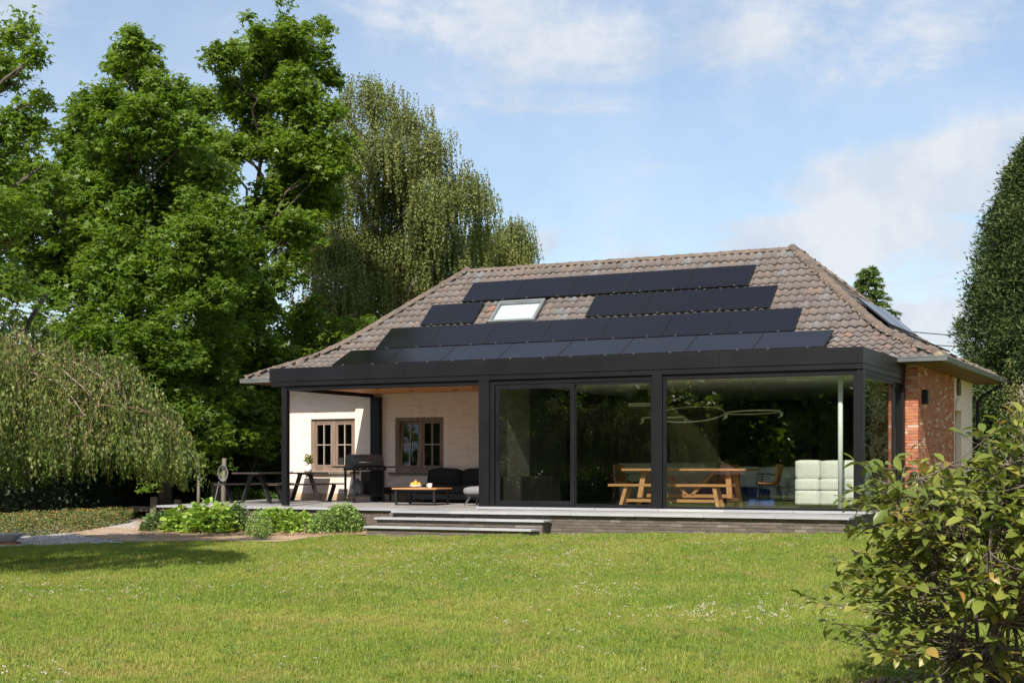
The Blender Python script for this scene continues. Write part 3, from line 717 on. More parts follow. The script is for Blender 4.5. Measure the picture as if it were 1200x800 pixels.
def brick_wall(parent, origin, U, Vv, N, lst, m, singles=0, key=None, pre='brick'):
    """bricks as shallow boxes proud of the mortar; the `singles` that come first by key are objects of their own"""
    U, Vv, N, O = Vector(U), Vector(Vv), Vector(N), Vector(origin)
    if key: lst = sorted(lst, key=key)
    cache = {}
    mb = MB(); 
    for i, (a, b, c, d, p) in enumerate(lst):
        vs = [O + U * u + Vv * v + N * w for u in (a, b) for v in (c, d) for w in (-.004, p)]
        fs = [(0, 1, 3, 2), (4, 6, 7, 5), (0, 4, 5, 1), (2, 3, 7, 6), (1, 5, 7, 3)]
        if i < singles:
            kq = (round(b - a, 2), round(d - c, 2))
            if kq not in cache:
                w_, h_ = b - a, d - c
                me = bpy.data.meshes.new(pre)
                q = [U * u + Vv * v + N * w for u in (0, w_) for v in (0, h_) for w in (-.004, .010)]
                me.from_pydata([tuple(t) for t in q], [], fs); me.materials.append(m); cache[kq] = me
            o = bpy.data.objects.new(pre, cache[kq]); col.objects.link(o); o.parent = parent
            o.location = O + U * a + Vv * c + N * (p - .010)
        else: mb.add(vs, fs)
    if mb.v:
        o = mb.build('bricks' if pre == 'brick' else pre + 's', m, parent); o['kind'] = 'stuff'
    return mb
# plinth in front of the glass room
def plinth_piece(x0, x1, y, zt, zb, singles, seed, name='plinth'):
    pl = box(name, x0, x1, y, y + .20, zb, zt, M['plinth_mortar'], terrace)
    brick_wall(pl, (x0, y, zb), (1, 0, 0), (0, 0, 1), (0, -1, 0), brick_list(x1 - x0, zt - zb, seed=seed), M['plinth_brick'], singles, key=lambda t: (-t[0]))
    return pl
ct = dz_(YD)
p1 = plinth_piece(-9.05, -.06, YD + .09, ct - .045, -.72, 150, 3)
p2 = plinth_piece(-15.75, -9.05, -.40 + .08, dz_(-.4) - .045, -.8, 70, 4)
p3 = box('plinth', -.26, -.061, YD + .29, -.11, -.72, ct - .045, M['plinth_mortar'], terrace)
brick_wall(p3, (-.061, YD + .09, -.72), (0, 1, 0), (0, 0, 1), (1, 0, 0), brick_list(1.0, .72 + ct - .045, seed=5), M['plinth_brick'], 0)
p4 = box('plinth', -9.25, -9.051, YD + .10, -.12, -.8, ct - .05, M['plinth_mortar'], terrace)
brick_wall(p4, (-9.25, -.12, -.8), (0, -1, 0), (0, 0, 1), (-1, 0, 0), brick_list(.97, .75 + ct - .045, seed=6), M['plinth_brick'], 0)
# steps
for i, (x0, x1, yf, zt, zb) in enumerate([(-9.35, -5.62, -1.52, -.205, -.72), (-9.38, -5.72, -1.86, -.365, -.8)]):
    st = box('step', x0 + .04, x1 - .06, yf + .07, yf + .36, zb, zt - .04, M['plinth_mortar'], terrace)
    brick_wall(st, (x0 + .04, yf + .07, zb), (1, 0, 0), (0, 0, 1), (0, -1, 0), brick_list(x1 - x0 - .1, zt - .04 - zb, seed=7 + i), M['plinth_brick'], 40, key=lambda t: -t[2])
    brick_wall(st, (x1 - .06, yf + .07, zb), (0, 1, 0), (0, 0, 1), (1, 0, 0), brick_list(.29, zt - .04 - zb, seed=9 + i), M['plinth_brick'], 0)
    cuts = [x0, x0 + 1.35, x0 + 2.5, x1] if i == 0 else [x0, x0 + 1.1, x0 + 2.35, x1]
    for a, b in zip(cuts[:-1], cuts[1:]):
        box('tread', a + .003, b - .003, yf, yf + .345, zt - .038, zt, M['bluestone'], terrace, bevel=.004)
# coping
def coping(x0, x1, yf, yb, pitch=1.25):
    n = max(1, round((x1 - x0) / pitch)); w = (x1 - x0) / n
    for i in range(n):
        j = rng.uniform(-.0015, .0015)
        mb = MB(); a, b = x0 + i * w + .003, x0 + (i + 1) * w - .003
        zf, zb_ = dz_(yf) + j, dz_(yb) + j
        mb.add([(a, yf, zf - .042), (b, yf, zf - .042), (b, yb, zb_ - .042), (a, yb, zb_ - .042), (a, yf, zf), (b, yf, zf), (b, yb, zb_), (a, yb, zb_)],
               [(0, 3, 2, 1), (4, 5, 6, 7), (0, 1, 5, 4), (1, 2, 6, 5), (2, 3, 7, 6), (3, 0, 4, 7)])
        mb.build('coping_slab', M['bluestone'], terrace, bevel=.003)
coping(-9.15, .03, YD, YD + .40)
coping(-15.8, -9.16, -.40, -.06)
# paving slabs in a regular bond behind the coping
def paving(x0, x1, y0, y1, w, d):
    n = max(1, round((y1 - y0) / d)); dd = (y1 - y0) / n
    for r_ in range(n):
        ya, yb = y0 + r_ * dd, y0 + (r_ + 1) * dd; x = x0 - (w / 2) * (r_ % 2)
        while x < x1 - .02:
            a, b = max(x, x0) + .002, min(x + w, x1) - .002; x += w
            if b - a < .05: continue
            yA, yB = ya + .002, yb - .002; j = rng.uniform(-.001, .001); za, zb_ = dz_(yA) + j, dz_(yB) + j
            MB().add([(a, yA, za - .03), (b, yA, za - .03), (b, yB, zb_ - .03), (a, yB, zb_ - .03), (a, yA, za), (b, yA, za), (b, yB, zb_), (a, yB, zb_)],
                     [(4, 5, 6, 7), (0, 1, 5, 4), (1, 2, 6, 5), (2, 3, 7, 6), (3, 0, 4, 7)]).build('paving_slab', M['deck_slab'], terrace)
paving(-9.15, 0.0, YD + .405, -.115, 1.0, .34)
paving(-15.75, -7.66, -.055, YW, 1.0, .62)
bed = MB(); bed.box(-15.73, -7.6, -.12, YW, -.75, -.115); bed.box(-9.03, -.27, YD + .295, .2, -.75, -.125)
bed.build('slab_bed', M['plinth_mortar'], terrace)
# sill slab below the glass
for i in range(6):
    a, b = -7.80 + i * 1.31, -7.80 + (i + 1) * 1.31
    box('sill_slab', a + .003, min(b, .065) - .003, -.115, .16, -.052, -.004, M['bluestone'], terrace, bevel=.003)
for i in range(3):
    box('sill_slab', -.02, .10, .165 + i * 1.17, .16 + (i + 1) * 1.17 - .004, -.052, -.004, M['bluestone'], terrace, bevel=.003)
p5 = box('plinth', -.2, -.012, .0, YW, -.6, -.055, M['plinth_mortar'], terrace)
brick_wall(p5, (-.012, -.1, -.6), (0, 1, 0), (0, 0, 1), (1, 0, 0), brick_list(3.75, .55, seed=15), M['plinth_brick'], 0)

# ------------------------------------------------------------------ house
house = thing('house', 'single storey brick house with hipped tile roof, solar panels and a black framed glass room', 'house', (0, 0, 0))
XR, XL, YB = .25, -15.22, 10.6
HW = 2.98
# --- masonry
def wall_box(name, *a, m='white_mortar'): return box(name, *a, M[m], house)
LW = (-14.43, -13.14, .70, 1.98); RW = (-12.01, -10.68, .68, 1.98)
# front wall with two window openings: the mortar backing is pieced round them
def pierced(name, x0, x1, z0, z1, y, th, ops, m):
    mb = MB(); xs_ = sorted({x0, x1, *[o[0] for o in ops], *[o[1] for o in ops]})
    for a, b in zip(xs_[:-1], xs_[1:]):
        o = [q for q in ops if q[0] <= a + 1e-4 and q[1] >= b - 1e-4]
        if not o: mb.box(a, b, y, y + th, z0, z1)
        else: mb.box(a, b, y, y + th, z0, o[0][2]); mb.box(a, b, y, y + th, o[0][3], z1)
    return mb.build(name, M[m], house)
fw = pierced('front_wall', XL, -7.5, -.3, HW, YW, .30, [LW, RW], 'white_mortar')
ops = [(LW[0] - XL, LW[1] - XL, LW[2] - .17, LW[3] - .17), (RW[0] - XL, RW[1] - XL, RW[2] - .17, RW[3] - .17)]
brick_wall(fw, (XL, YW, .17), (1, 0, 0), (0, 0, 1), (0, -1, 0), brick_list(-7.5 - XL, HW - .17, openings=ops, seed=21, depth=.004), M['white_brick'], 300, key=lambda t: abs(t[0] - 2.3) + abs(t[2] - 1.2))
x = XL
while x < -7.6:
    w = rng.uniform(.22, .42)
    for z0, z1 in ((-.06, .05), (.058, .16)):
        ww = min(w, -7.6 - x); box('stone_block', x + .004, x + ww - .004, YW - .012, YW + .02, z0, z1, M['stone_course'], fw)
    x += w
lw = box('left_wall', XL, XL + .3, YW + .3, YB, -.3, HW, M['white_mortar'], house)
brick_wall(lw, (XL, YB, 0), (0, -1, 0), (0, 0, 1), (-1, 0, 0), brick_list(YB - YW - .02, HW, seed=23, depth=.007), M['white_brick'], 0)
bw = box('back_wall', XL + .3, XR - .3, YB - .3, YB, -.3, HW, M['white_mortar'], house)
# red brick pier and side wall
pr_ = box('brick_pier', -.72, XR - .009, YW, YW + .30, -.4, HW - .01, M['grey_mortar'], house)
brick_wall(pr_, (-.72, YW, -.3), (1, 0, 0), (0, 0, 1), (0, -1, 0), brick_list(.97, HW + .28, seed=24), M['red_brick'], 130, key=lambda t: -t[0])
sw = MB(); sw.box(XR - .30, XR - .009, YW + .31, 7.9, -.4, HW - .01); sw = sw.build('side_wall', M['grey_mortar'], house)
brick_wall(sw, (XR - .009, YW, -.3), (0, 1, 0), (0, 0, 1), (1, 0, 0), brick_list(7.9 - YW, HW + .28, seed=25), M['red_brick'], 160, key=lambda t: t[0])
sw2 = MB(); sw2.box(XR - .32, XR - .03, 7.9, 8.15, -.4, HW); sw2.box(XR - .32, XR - .03, 8.15, 8.95, 2.1, HW); sw2.box(XR - .32, XR - .03, 8.95, YB, -.4, HW)
sw2 = sw2.build('side_wall', M['white_mortar'], house); sw2['label'] = 'cream rear part of the side wall with an arched door'
brick_wall(sw2, (XR - .03, 7.9, -.3), (0, 1, 0), (0, 0, 1), (1, 0, 0), brick_list(YB - 7.9, HW + .28, seed=26, openings=[(.25, 1.05, 0, 2.4)], depth=.007), M['white_brick'], 0)
dr = box('door', XR - .2, XR - .14, 8.15, 8.95, -.2, 2.1, M['old_wood'], house)
box('door_panel', XR - .139, XR - .125, 8.25, 8.85, .1, .95, M['old_wood'], dr); box('door_panel', XR - .139, XR - .125, 8.25, 8.85, 1.05, 1.95, M['old_wood'], dr)
ar = MB(); ar.prism([(8.05 + .5 + .5 * math.cos(t), 2.1 + .28 * math.sin(t)) for t in np.linspace(PI, 0, 12)], 'x', XR - .03, XR + .02)
ar.build('door_arch', M['white_mortar'], house)
MB().prism([(8.35, 2.45), (8.62, 2.45), (8.66, 2.72), (8.5, 2.9), (8.33, 2.72)], 'x', XR - .028, XR + .03).build('wall_ornament', M['plinth_mortar'], house)

# --- windows with oak frames
def casement(parent, w, h, fr=.055):
    mb = MB(); mb.box(0, fr, -.02, .03, 0, h); mb.box(w - fr, w, -.02, .03, 0, h); mb.box(fr, w - fr, -.02, .03, 0, fr); mb.box(fr, w - fr, -.02, .03, h - fr, h)
    return mb
def window(op, tilt_left=0):
    x0, x1, z0, z1 = op
    f = MB(); F_ = .085; y0, y1 = YW + .06, YW + .14
    f.box(x0, x0 + F_, y0, y1, z0, z1); f.box(x1 - F_, x1, y0, y1, z0, z1); f.box(x0 + F_, x1 - F_, y0, y1, z1 - F_, z1); f.box(x0 + F_, x1 - F_, y0 - .02, y1, z0, z0 + .10)
    xm = (x0 + x1) / 2; f.box(xm - .045, xm + .045, y0, y1, z0 + .10, z1 - F_)
    w = f.build('window', M['old_wood'], house, bevel=.004)
    box('sill', x0 - .13, x1 + .13, YW - .09, YW + .06, z0 - .065, z0 - .003, M['fence_wood'], w, bevel=.004)
    for k, (a, b) in enumerate(((x0 + F_ + .004, xm - .049), (xm + .049, x1 - F_ - .004))):
        W, H = b - a, z1 - F_ - .004 - (z0 + .104)
        rot = (R(-5) if (k == 0 and tilt_left) else 0, 0, 0); loc = (a, YW + .09, z0 + .104)
        c = casement(None, W, H).build('casement', M['old_wood'], w, bevel=.003); c.location = loc; c.rotation_euler = rot
        g = MB().box(.05, W - .05, .004, .009, .05, H - .05).build('pane', M['glass_old'], w); g.location = loc; g.rotation_euler = rot
        mu = MB(); mu.box(W / 2 - .011, W / 2 + .011, -.022, .02, .055, H - .055); mu.box(.055, W / 2 - .011, -.022, .02, H * .5 - .011, H * .5 + .011); mu.box(W / 2 + .011, W - .055, -.022, .02, H * .5 - .011, H * .5 + .011)
        q = mu.build('glazing_bar', M['muntin'], w); q.location = loc; q.rotation_euler = rot
    # reveal
    rv = MB(); rv.box(x0 - .001, x0 + .004, YW + .004, YW + .06, z0, z1); rv.build('reveal', M['white_mortar'], w)
    return w
wl_ = window(LW); wr_ = window(RW, 1)
# purple flowers on the inside sill, and a small car reflection is left to the real reflection

# --- roof
EX0, EX1, EY0, EY1 = -15.95, .80, 3.05, 11.25
BK = 1.5
def rz_(b): return 2.93 + .47 * min(b, BK) + .865 * max(b - BK, 0)
BM = (EY1 - EY0) / 2
mb = MB()
def rp(b, cx_, cy_): return (EX1 - b if cx_ else EX0 + b, EY0 + b if not cy_ else EY1 - b, rz_(b) - .03)
bs = [0, BK, BM]
for k in range(2):
    b0, b1 = bs[k], bs[k + 1]
    P_ = lambda cx_, cy_, b: rp(b, cx_, cy_)
    for (c0_, c1_) in (((0, 0), (1, 0)), ((1, 0), (1, 1)), ((1, 1), (0, 1)), ((0, 1), (0, 0))):
        vs = [P_(*c0_, b0), P_(*c1_, b0), P_(*c1_, b1), P_(*c0_, b1)]
        mb.add(vs, [(0, 1, 2, 3)])
roof = mb.build('roof', M['underroof'], house)
# tiles: flowing pan tiles, every one a small curved sheet with a lip
TW, TL_, EXP = .194, .325, .2615
def tile_template():
    us = np.linspace(0, 1, 7); prof = .0235 * (1 - np.cos(2 * PI * (us - .12))) 
    V = []; 
    for u, z in zip(us, prof): V.append(((u - .5) * TW * 1.06, 0, z + .034))          # lower edge, lifted
    for u, z in zip(us, prof): V.append(((u - .5) * TW * 1.0, TL_, z + .004))         # upper edge
    for u, z in zip(us, prof): V.append(((u - .5) * TW * 1.06, .004, z + .016))       # lip
    F = [(i, i + 1, i + 8, i + 7) for i in range(6)] + [(14 + i, 15 + i, i + 1, i) for i in range(6)]
    return np.array(V), np.array(F)
tV, tF = tile_template()
def slope_frames():
    """positions along every slope: (origin b, along, side)"""
    out = []
    L1 = BK * math.hypot(1, .47); L2 = (BM - BK) * math.hypot(1, .865); n = int((L1 + L2 + .05) / EXP)
    for side in range(4):
        for r_ in range(n):
            s = r_ * EXP - .03
            if s < L1: b = s / math.hypot(1, .47); k = .47 if s + EXP < L1 + .02 else .62
            else: b = BK + (s - L1) / math.hypot(1, .865); k = .865
            if b > BM - .08: continue
            lo, hi = (EX0, EX1) if side in (0, 2) else (EY0, EY1)
            a0, a1 = lo + max(b, 0) + .02, hi - max(b, 0) - .02
            nn = int((a1 - a0) / TW) + 2
            for i in range(nn):
                a = math.ceil(a0 / TW) * TW + i * TW
                if a < a0 or a > a1: continue
                out.append((side, b, a, k))
    return out
def hole(side, b, a):
    if side == 0:   # under the roof window and hidden below the panels
        if -10.3 < a < -9.02 and 2.12 < b < 2.80: return True
        if -13.4 < a < -1.85 and .75 < b < 1.15: return True
        if -12.75 < a < -2.75 and 1.5 < b < 1.95: return True
    return False
frames = []
for side, b, a, k in slope_frames():
    if hole(side, b, a): continue
    kk_ = math.hypot(1, k)
    if side == 0: o = (a, EY0 + b, rz_(b)); ux = (1, 0, 0); uy = (0, 1 / kk_, k / kk_)
    elif side == 1: o = (EX1 - b, a, rz_(b)); ux = (0, 1, 0); uy = (-1 / kk_, 0, k / kk_)
    elif side == 2: o = (a, EY1 - b, rz_(b)); ux = (-1, 0, 0); uy = (0, -1 / kk_, k / kk_)
    else: o = (EX0 + b, a, rz_(b)); ux = (0, -1, 0); uy = (1 / kk_, 0, k / kk_)
    if b < 0: o = (o[0] if side in (0, 2) else (EX1 - b if side == 1 else EX0 + b), o[1], 2.93 + .47 * b)
    ux, uy = Vector(ux), Vector(uy); uz = ux.cross(uy)
    t = rng.gauss(0, .012)
    ux2 = (ux + uy * t).normalized(); uy2 = (uy - ux * t + uz * rng.gauss(0, .012)).normalized(); uz2 = ux2.cross(uy2)
    frames.append((side, b, a, Vector(o) + uz * rng.uniform(0, .006) + ux * rng.gauss(0, .003) + uy * rng.gauss(0, .004), ux2, uy2, uz2))
def tile_key(f):
    vis = 0 if (f[0] == 0) else 50
    cov = 100 if (f[0] == 0 and (f[2] < -1.7 and f[1] < 1.3 or f[2] < -2.6 and f[1] < 2.1 or f[2] < -3.3 and f[1] < 2.8 or f[2] < -4.0 and f[1] < 3.45)) else 0
    return vis + cov + abs(f[2] + .5)
frames.sort(key=tile_key)
tme = bpy.data.meshes.new('tile'); tme.from_pydata([tuple(v) for v in tV], [], [tuple(f) for f in tF.tolist()]); tme.materials.append(M['tile'])
for p in tme.polygons: p.use_smooth = p.index < 6
for f in frames[:300]:
    o = bpy.data.objects.new('tile', tme); col.objects.link(o); o.parent = roof
    o.matrix_local = Matrix(((f[4].x, f[5].x, f[6].x, f[3].x), (f[4].y, f[5].y, f[6].y, f[3].y), (f[4].z, f[5].z, f[6].z, f[3].z), (0, 0, 0, 1)))
rest = frames[300:]
mats = np.array([[[f[4][i], f[5][i], f[6][i]] for i in range(3)] for f in rest])
ts = scatter('tiles', tV, tF, np.array([tuple(f[3]) for f in rest]), mats, np.ones(len(rest)), M['tile'], roof); ts['kind'] = 'stuff'
# hip and ridge tiles on mortar
def cap_mesh(L, r0, r1):
    V, F = [], []; n = 7
    for (y, r) in ((0, r0), (L * .13, r0 * 1.1), (L * .15, r0 * .95), (L, r1)):
        for j in range(n):
            t = PI * j / (n - 1); V.append((math.cos(t) * r, y, math.sin(t) * r * .8))
    for i in range(3):
        for j in range(n - 1): F.append((i * n + j, i * n + j + 1, (i + 1) * n + j + 1, (i + 1) * n + j))
    c = len(V)
    for j in range(n):
        t = PI * j / (n - 1); V.append((math.cos(t) * r0 * .72, .0, math.sin(t) * r0 * .55))
    for j in range(n - 1): F.append((c + j, c + j + 1, j + 1, j))
    me = bpy.data.meshes.new('ridge_tile'); me.from_pydata(V, [], F); me.materials.append(M['ridge'])
    for p in me.polygons: p.use_smooth = True
    return me
cap = cap_mesh(.40, .125, .105)
def lay_caps(pts, parent):
    """cap tiles end to end along a polyline (start at the low end)"""
    P_ = [Vector(p) for p in pts]; segs = [(a, b) for a, b in zip(P_[:-1], P_[1:])]
    mort = MB()
    for a, b in segs:
        L = (b - a).length; n = max(1, round(L / .36)); d = (b - a).normalized()
        for i in range(n):
            p = a + d * (L * i / n) + Vector((0, 0, rng.uniform(0, .012)))
            o = bpy.data.objects.new('ridge_tile', cap); col.objects.link(o); o.parent = parent
            dd = (d + Vector((rng.gauss(0, .012), rng.gauss(0, .012), .03))).normalized()
            xx = dd.cross(Vector((0, 0, 1))).normalized(); zz = xx.cross(dd)
            o.matrix_local = Matrix(((xx.x, dd.x, zz.x, p.x), (xx.y, dd.y, zz.y, p.y), (xx.z, dd.z, zz.z, p.z), (0, 0, 0, 1)))
            o.scale = (1, L / n / .36, 1)
            # lumps of mortar squeezed from the joint and along the foot
            for q in range(5):
                t = rng.uniform(-1, 1); c = p + xx * .125 * (1 if t > 0 else -1) * rng.uniform(.8, 1.15) + zz * rng.uniform(-.02, .03) + dd * rng.uniform(0, .36)
                s_ = rng.uniform(.012, .03); mort.lathe([(s_ * .6, -s_), (s_, 0), (s_ * .5, s_ * .7)], 5, c)
            for q in range(3):
                t = rng.uniform(.3, 2.8); c = p + xx * math.cos(t) * .13 + zz * math.sin(t) * .105; s_ = rng.uniform(.008, .018)
                mort.lathe([(s_ * .6, -s_), (s_, 0), (s_ * .5, s_ * .7)], 5, c)
    o = mort.build('ridge_mortar', M['ridge_mortar'], parent); o['kind'] = 'stuff'
def hp(b, cx_, cy_):
    p = rp(b, cx_, cy_); return (p[0], p[1], rz_(max(b, 0)) + .025)
for c_ in ((1, 0), (0, 0), (1, 1), (0, 1)):
    lay_caps([hp(.02, *c_), hp(BK - .25, *c_), hp(BK + .3, *c_), hp(BM - .02, *c_)], roof)
lay_caps([(EX0 + BM, EY0 + BM, rz_(BM) - .045), (EX1 - BM, EY0 + BM, rz_(BM) - .045)], roof)
# closing mortar at the low end of the right hip
MB().lathe([(.03, 0), (.10, .01), (.105, .04), (.06, .10), (.01, .11)], 9, (EX1 - .02, EY0 - .02, 2.945)).build('hip_end_mortar', M['ridge_mortar'], roof)
# --- eaves: soffit, fascia, zinc gutter
sf = MB(); 
so = box('soffit', EX1 - .62, EX1 - .02, EY0 + .02, EY1, 2.86, 2.875, M['soffit'], house)
for i in range(5): box('soffit_board', EX1 - .60 + i * .118 + .002, EX1 - .60 + (i + 1) * .118 - .002, EY0 + .03, EY1, 2.842, 2.858, M['soffit'], so)
so2 = box('soffit', EX0 + .02, -12.98, EY0 + .02, YW - .01, 2.86, 2.875, M['soffit'], house)
so3 = box('soffit', EX0 + .02, XL - .01, YW, EY1, 2.86, 2.875, M['soffit'], house)
for (a0, a1, b0, b1) in ((-.02, EX1 - .001, EY0 - .012, EY0 + .018), (EX0, -12.75, EY0 - .012, EY0 + .018), (EX1 - .018, EX1 + .012, EY0 + .02, EY1)):
    box('fascia_board', a0, a1, b0, b1, 2.845, 2.935, M['soffit'], house)
def gutter(p, q, out):
    """box gutter with rolled front lip along p-q; out = direction away from the wall"""
    p, q, o_ = Vector(p), Vector(q), Vector(out); mb = MB(); d = (q - p)
    prof = [(0, .095), (0, 0), (.10, 0), (.115, .075), (.128, .085), (.118, .098), (.106, .09), (.09, .012), (.012, .012), (.012, .095)]
    n = len(prof); vs = [a + o_ * u + Vector((0, 0, v)) for a in (p, q) for u, v in prof]
    fs = [(i, (i + 1) % n, n + (i + 1) % n, n + i) for i in range(n)] + [tuple(range(n)), tuple(range(n, 2 * n))[::-1]]
    mb.add(vs, fs); return mb.build('gutter', M['zinc'], house)
gutter((-.03, EY0 - .013, 2.868), (EX1 + .125, EY0 - .013, 2.868), (0, -1, 0))
gutter((EX1 + .013, EY0 - .0, 2.868), (EX1 + .013, EY1, 2.868), (1, 0, 0))
gutter((EX0 - .05, EY0 - .013, 2.868), (-12.98, EY0 - .013, 2.868), (0, -1, 0))
MB().tube([(EX1 + .06, EY1 - .25, 2.87), (EX1 + .02, EY1 - .28, 2.78), (XR + .18, EY1 - .62, 2.50), (XR + .10, EY1 - .66, 2.38), (XR + .10, EY1 - .66, -.2)], .045, 10).build('downpipe', M['alu_dark'], house, smooth=True)

# --- solar panels
def panel(corners, parent=house, mname='solar'):
    """corners: bottom-left, bottom-right, top-left in space"""
    bl, br, tl = [Vector(c) + Vector((0, -.02, .05)) for c in corners]; ux = (br - bl); uy = (tl - bl); W, H = ux.length, uy.length
    ux.normalize(); uy.normalize(); uz = ux.cross(uy).normalized(); uy = uz.cross(ux)
    f = MB(); f.box(0, W, 0, H, -.035, -.001); 
    fo = f.build('solar_panel', M['solar_frame'], parent)
    mt = Matrix(((ux.x, uy.x, uz.x, bl.x), (ux.y, uy.y, uz.y, bl.y), (ux.z, uy.z, uz.z, bl.z), (0, 0, 0, 1)))
    fo.matrix_local = mt
    MB().box(.012, W - .012, .012, H - .012, -.001, .001).build('cell_face', M[mname], fo)
    for t in (.22, .78): MB().box(W * t - .02, W * t + .02, -.012, .02, -.03, .006).build('panel_clamp', M['clamp'], fo)
    return fo
def row(x0, x1, n, yb, zb, yt, zt, skip=()):
    w = (x1 - x0) / n
    for i in range(n):
        if i in skip: continue
        a, b = x0 + i * w + .006, x0 + (i + 1) * w - .006
        panel([(a, yb, zb), (b, yb, zb), (a, yt, zt)])
row(-11.39, -3.97, 5, EY0 + 2.86, 4.90, EY0 + 3.50, 5.44)
row(-12.20, -3.25, 6, EY0 + 2.165, 4.285, EY0 + 2.805, 4.845, skip=(1, 2))
row(-12.98, -2.50, 7, EY0 + 1.34, 3.665, EY0 + 2.10, 4.23)
row(-13.63, -1.60, 8, EY0 + .38, 3.22, EY0 + 1.25, 3.635)
# mounting rails seen above the roof window
MB().box(-10.7, -7.8, EY0 + 2.83, EY0 + 2.87, 4.78, 4.83).build('mounting_rail', M['solar_frame'], house)
# panels on the right-hand slope
for (y0, y1) in ((6.3, 7.8),):
    pass
def rpan(y0, y1, b0, b1):
    o = panel([(EX1 - b0 + .05, y0, rz_(b0) + .13), (EX1 - b0 + .05, y1, rz_(b0) + .13), (EX1 - b1 + .05, y0, rz_(b1) + .13)])
rpan(5.0, 6.5, .70, 1.45); rpan(5.95, 7.45, 1.62, 2.35); rpan(6.5, 8.0, .70, 1.45) ; rpan(7.5, 9.0, 1.62, 2.35)
# --- roof window
def roof_window(x0, x1, b0, b1):
    z0, z1 = rz_(b0) + .10, rz_(b1) + .10; k = math.atan(.865); L = math.hypot(b1 - b0, z1 - z0); W = x1 - x0
    f = MB(); F_ = .075
    f.box(0, F_, 0, L, -.06, .03); f.box(W - F_, W, 0, L, -.06, .03); f.box(F_, W - F_, 0, F_, -.06, .03); f.box(F_, W - F_, L - F_, L, -.06, .03); f.box(F_, W - F_, L - F_ - .05, L - F_, -.05, .015)
    o = f.build('roof_window', M['zinc'], house, bevel=.005); o.location = (x0, EY0 + b0, z0); o.rotation_euler = (k, 0, 0)
    MB().box(F_, W - F_, F_, L - F_ - .05, -.012, -.006).build('pane', M['glass_old'], o)
    MB().box(F_, W - F_, F_, L - F_ - .05, -.05, -.04).build('blind', M['blind'], o)
roof_window(-10.30, -9.05, 2.16, 2.83)

# ------------------------------------------------------------------ glass room and canopy (all in black aluminium)
def A(name, *a, m='alu', bevel=.004, parent=None): return box(name, *a, M[m], parent or house, bevel=bevel)
for a_, b_ in ((-12.95, -9.52), (-9.516, -5.9), (-5.896, -2.7), (-2.696, 0)): A('fascia', a_, b_, -.045, .0, 2.655, 2.95)
A('fascia', -12.90, -.004, -.030, .012, 2.555, 2.652)
A('fascia', -.045, .0, .002, YW + .02, 2.655, 2.95)
A('fascia', -.034, -.004, .014, YW - .0, 2.555, 2.652)
A('fascia', -12.74, -12.70, .002, YW - .03, 2.58, 2.93)
A('beam', -12.68, -.10, .016, .12, 2.455, 2.553, m='alu_dark')
A('beam', -12.68, -12.60, .121, YW - .02, 2.47, 2.555, m='alu_dark')
A('beam', -.115, -.012, .125, YW - .0, 2.455, 2.553, m='alu_dark')
fr_ = MB(); fr_.box(-12.695, -.05, .014, YW - .02, 2.66, 2.80); fr_.build('flat_roof', M['alu_dark'], house)
fz = MB(); fz.box(-12.695, -.05, .014, .9, 2.80, 2.86); fz.build('roof_upstand', M['alu_dark'], house)
A('post', -12.66, -12.53, .0, .13, -.04, 2.555)
A('post', -12.60, -12.36, YW - .17, YW - .01, -.02, 2.468)
A('post', -7.78, -7.55, -.035, .16, -.02, 2.553)
A('post', -7.548, -7.44, .002, .14, -.02, 2.50, m='alu_dark')
A('post', -4.03, -3.83, -.035, .16, -.02, 2.553)
A('post', -.118, -.001, -.002, .118, -.02, 2.553)
A('post', -.10, -.002, YW - .16, YW - .01, -.02, 2.453)
# cedar ceiling of the canopy
cl_ = box('ceiling', -12.60, -7.55, .13, YW - .02, 2.57, 2.59, M['alu_dark'], house)
x = -12.58
while x < -7.58:
    box('ceiling_plank', x + .003, min(x + .138, -7.57) - .003, .135, YW - .03, 2.553, 2.569, M['cedar'], cl_); x += .14
for sx, sy in ((-11.35, .55), (-10.9, 2.6), (-11.2, 1.6), (-9.9, 1.25), (-9.8, 2.7), (-9.3, .65), (-9.0, 2.1), (-8.1, .6), (-8.0, 2.2)):
    MB().lathe([(.05, 0), (.055, .004), (.055, .012), (.03, .014)], 14, (sx, sy, 2.539)).build('spotlight', M['alu_dark'], cl_)
# sliding door, left bay
gl = A('sliding_frame', -7.438, -4.032, .03, .10, 2.405, 2.50)
A('bottom_rail', -7.438, -4.032, .02, .11, -.02, .035, m='alu_dark', parent=gl)
def sash(x0, x1, y0, y1, z0, z1, w, name='sliding_door', wt=None, wb=None):
    wt = wt or w; wb = wb or w
    mb = MB(); mb.box(x0, x0 + w, y0, y1, z0, z1); mb.box(x1 - w, x1, y0, y1, z0, z1); mb.box(x0 + w, x1 - w, y0, y1, z0, z0 + wb); mb.box(x0 + w, x1 - w, y0, y1, z1 - wt, z1)
    o = mb.build(name, M['alu'], house, bevel=.003)
    MB().box(x0 + w - .005, x1 - w + .005, (y0 + y1) / 2 - .004, (y0 + y1) / 2 + .004, z0 + wb - .005, z1 - wt + .005).build('pane', M['glass'], o)
    return o
s1 = sash(-7.42, -5.68, .015, .06, .036, 2.44, .085)
MB().box(-7.385, -7.36, -.02, .013, .95, 1.25).build('handle', M['alu_dark'], s1)
s2 = sash(-5.72, -4.035, .065, .105, .036, 2.49, .055, wb=.03, wt=.03)
s3 = sash(-3.828, -.12, .02, .075, -.015, 2.50, .065, 'fixed_glazing', wt=.045, wb=.06)
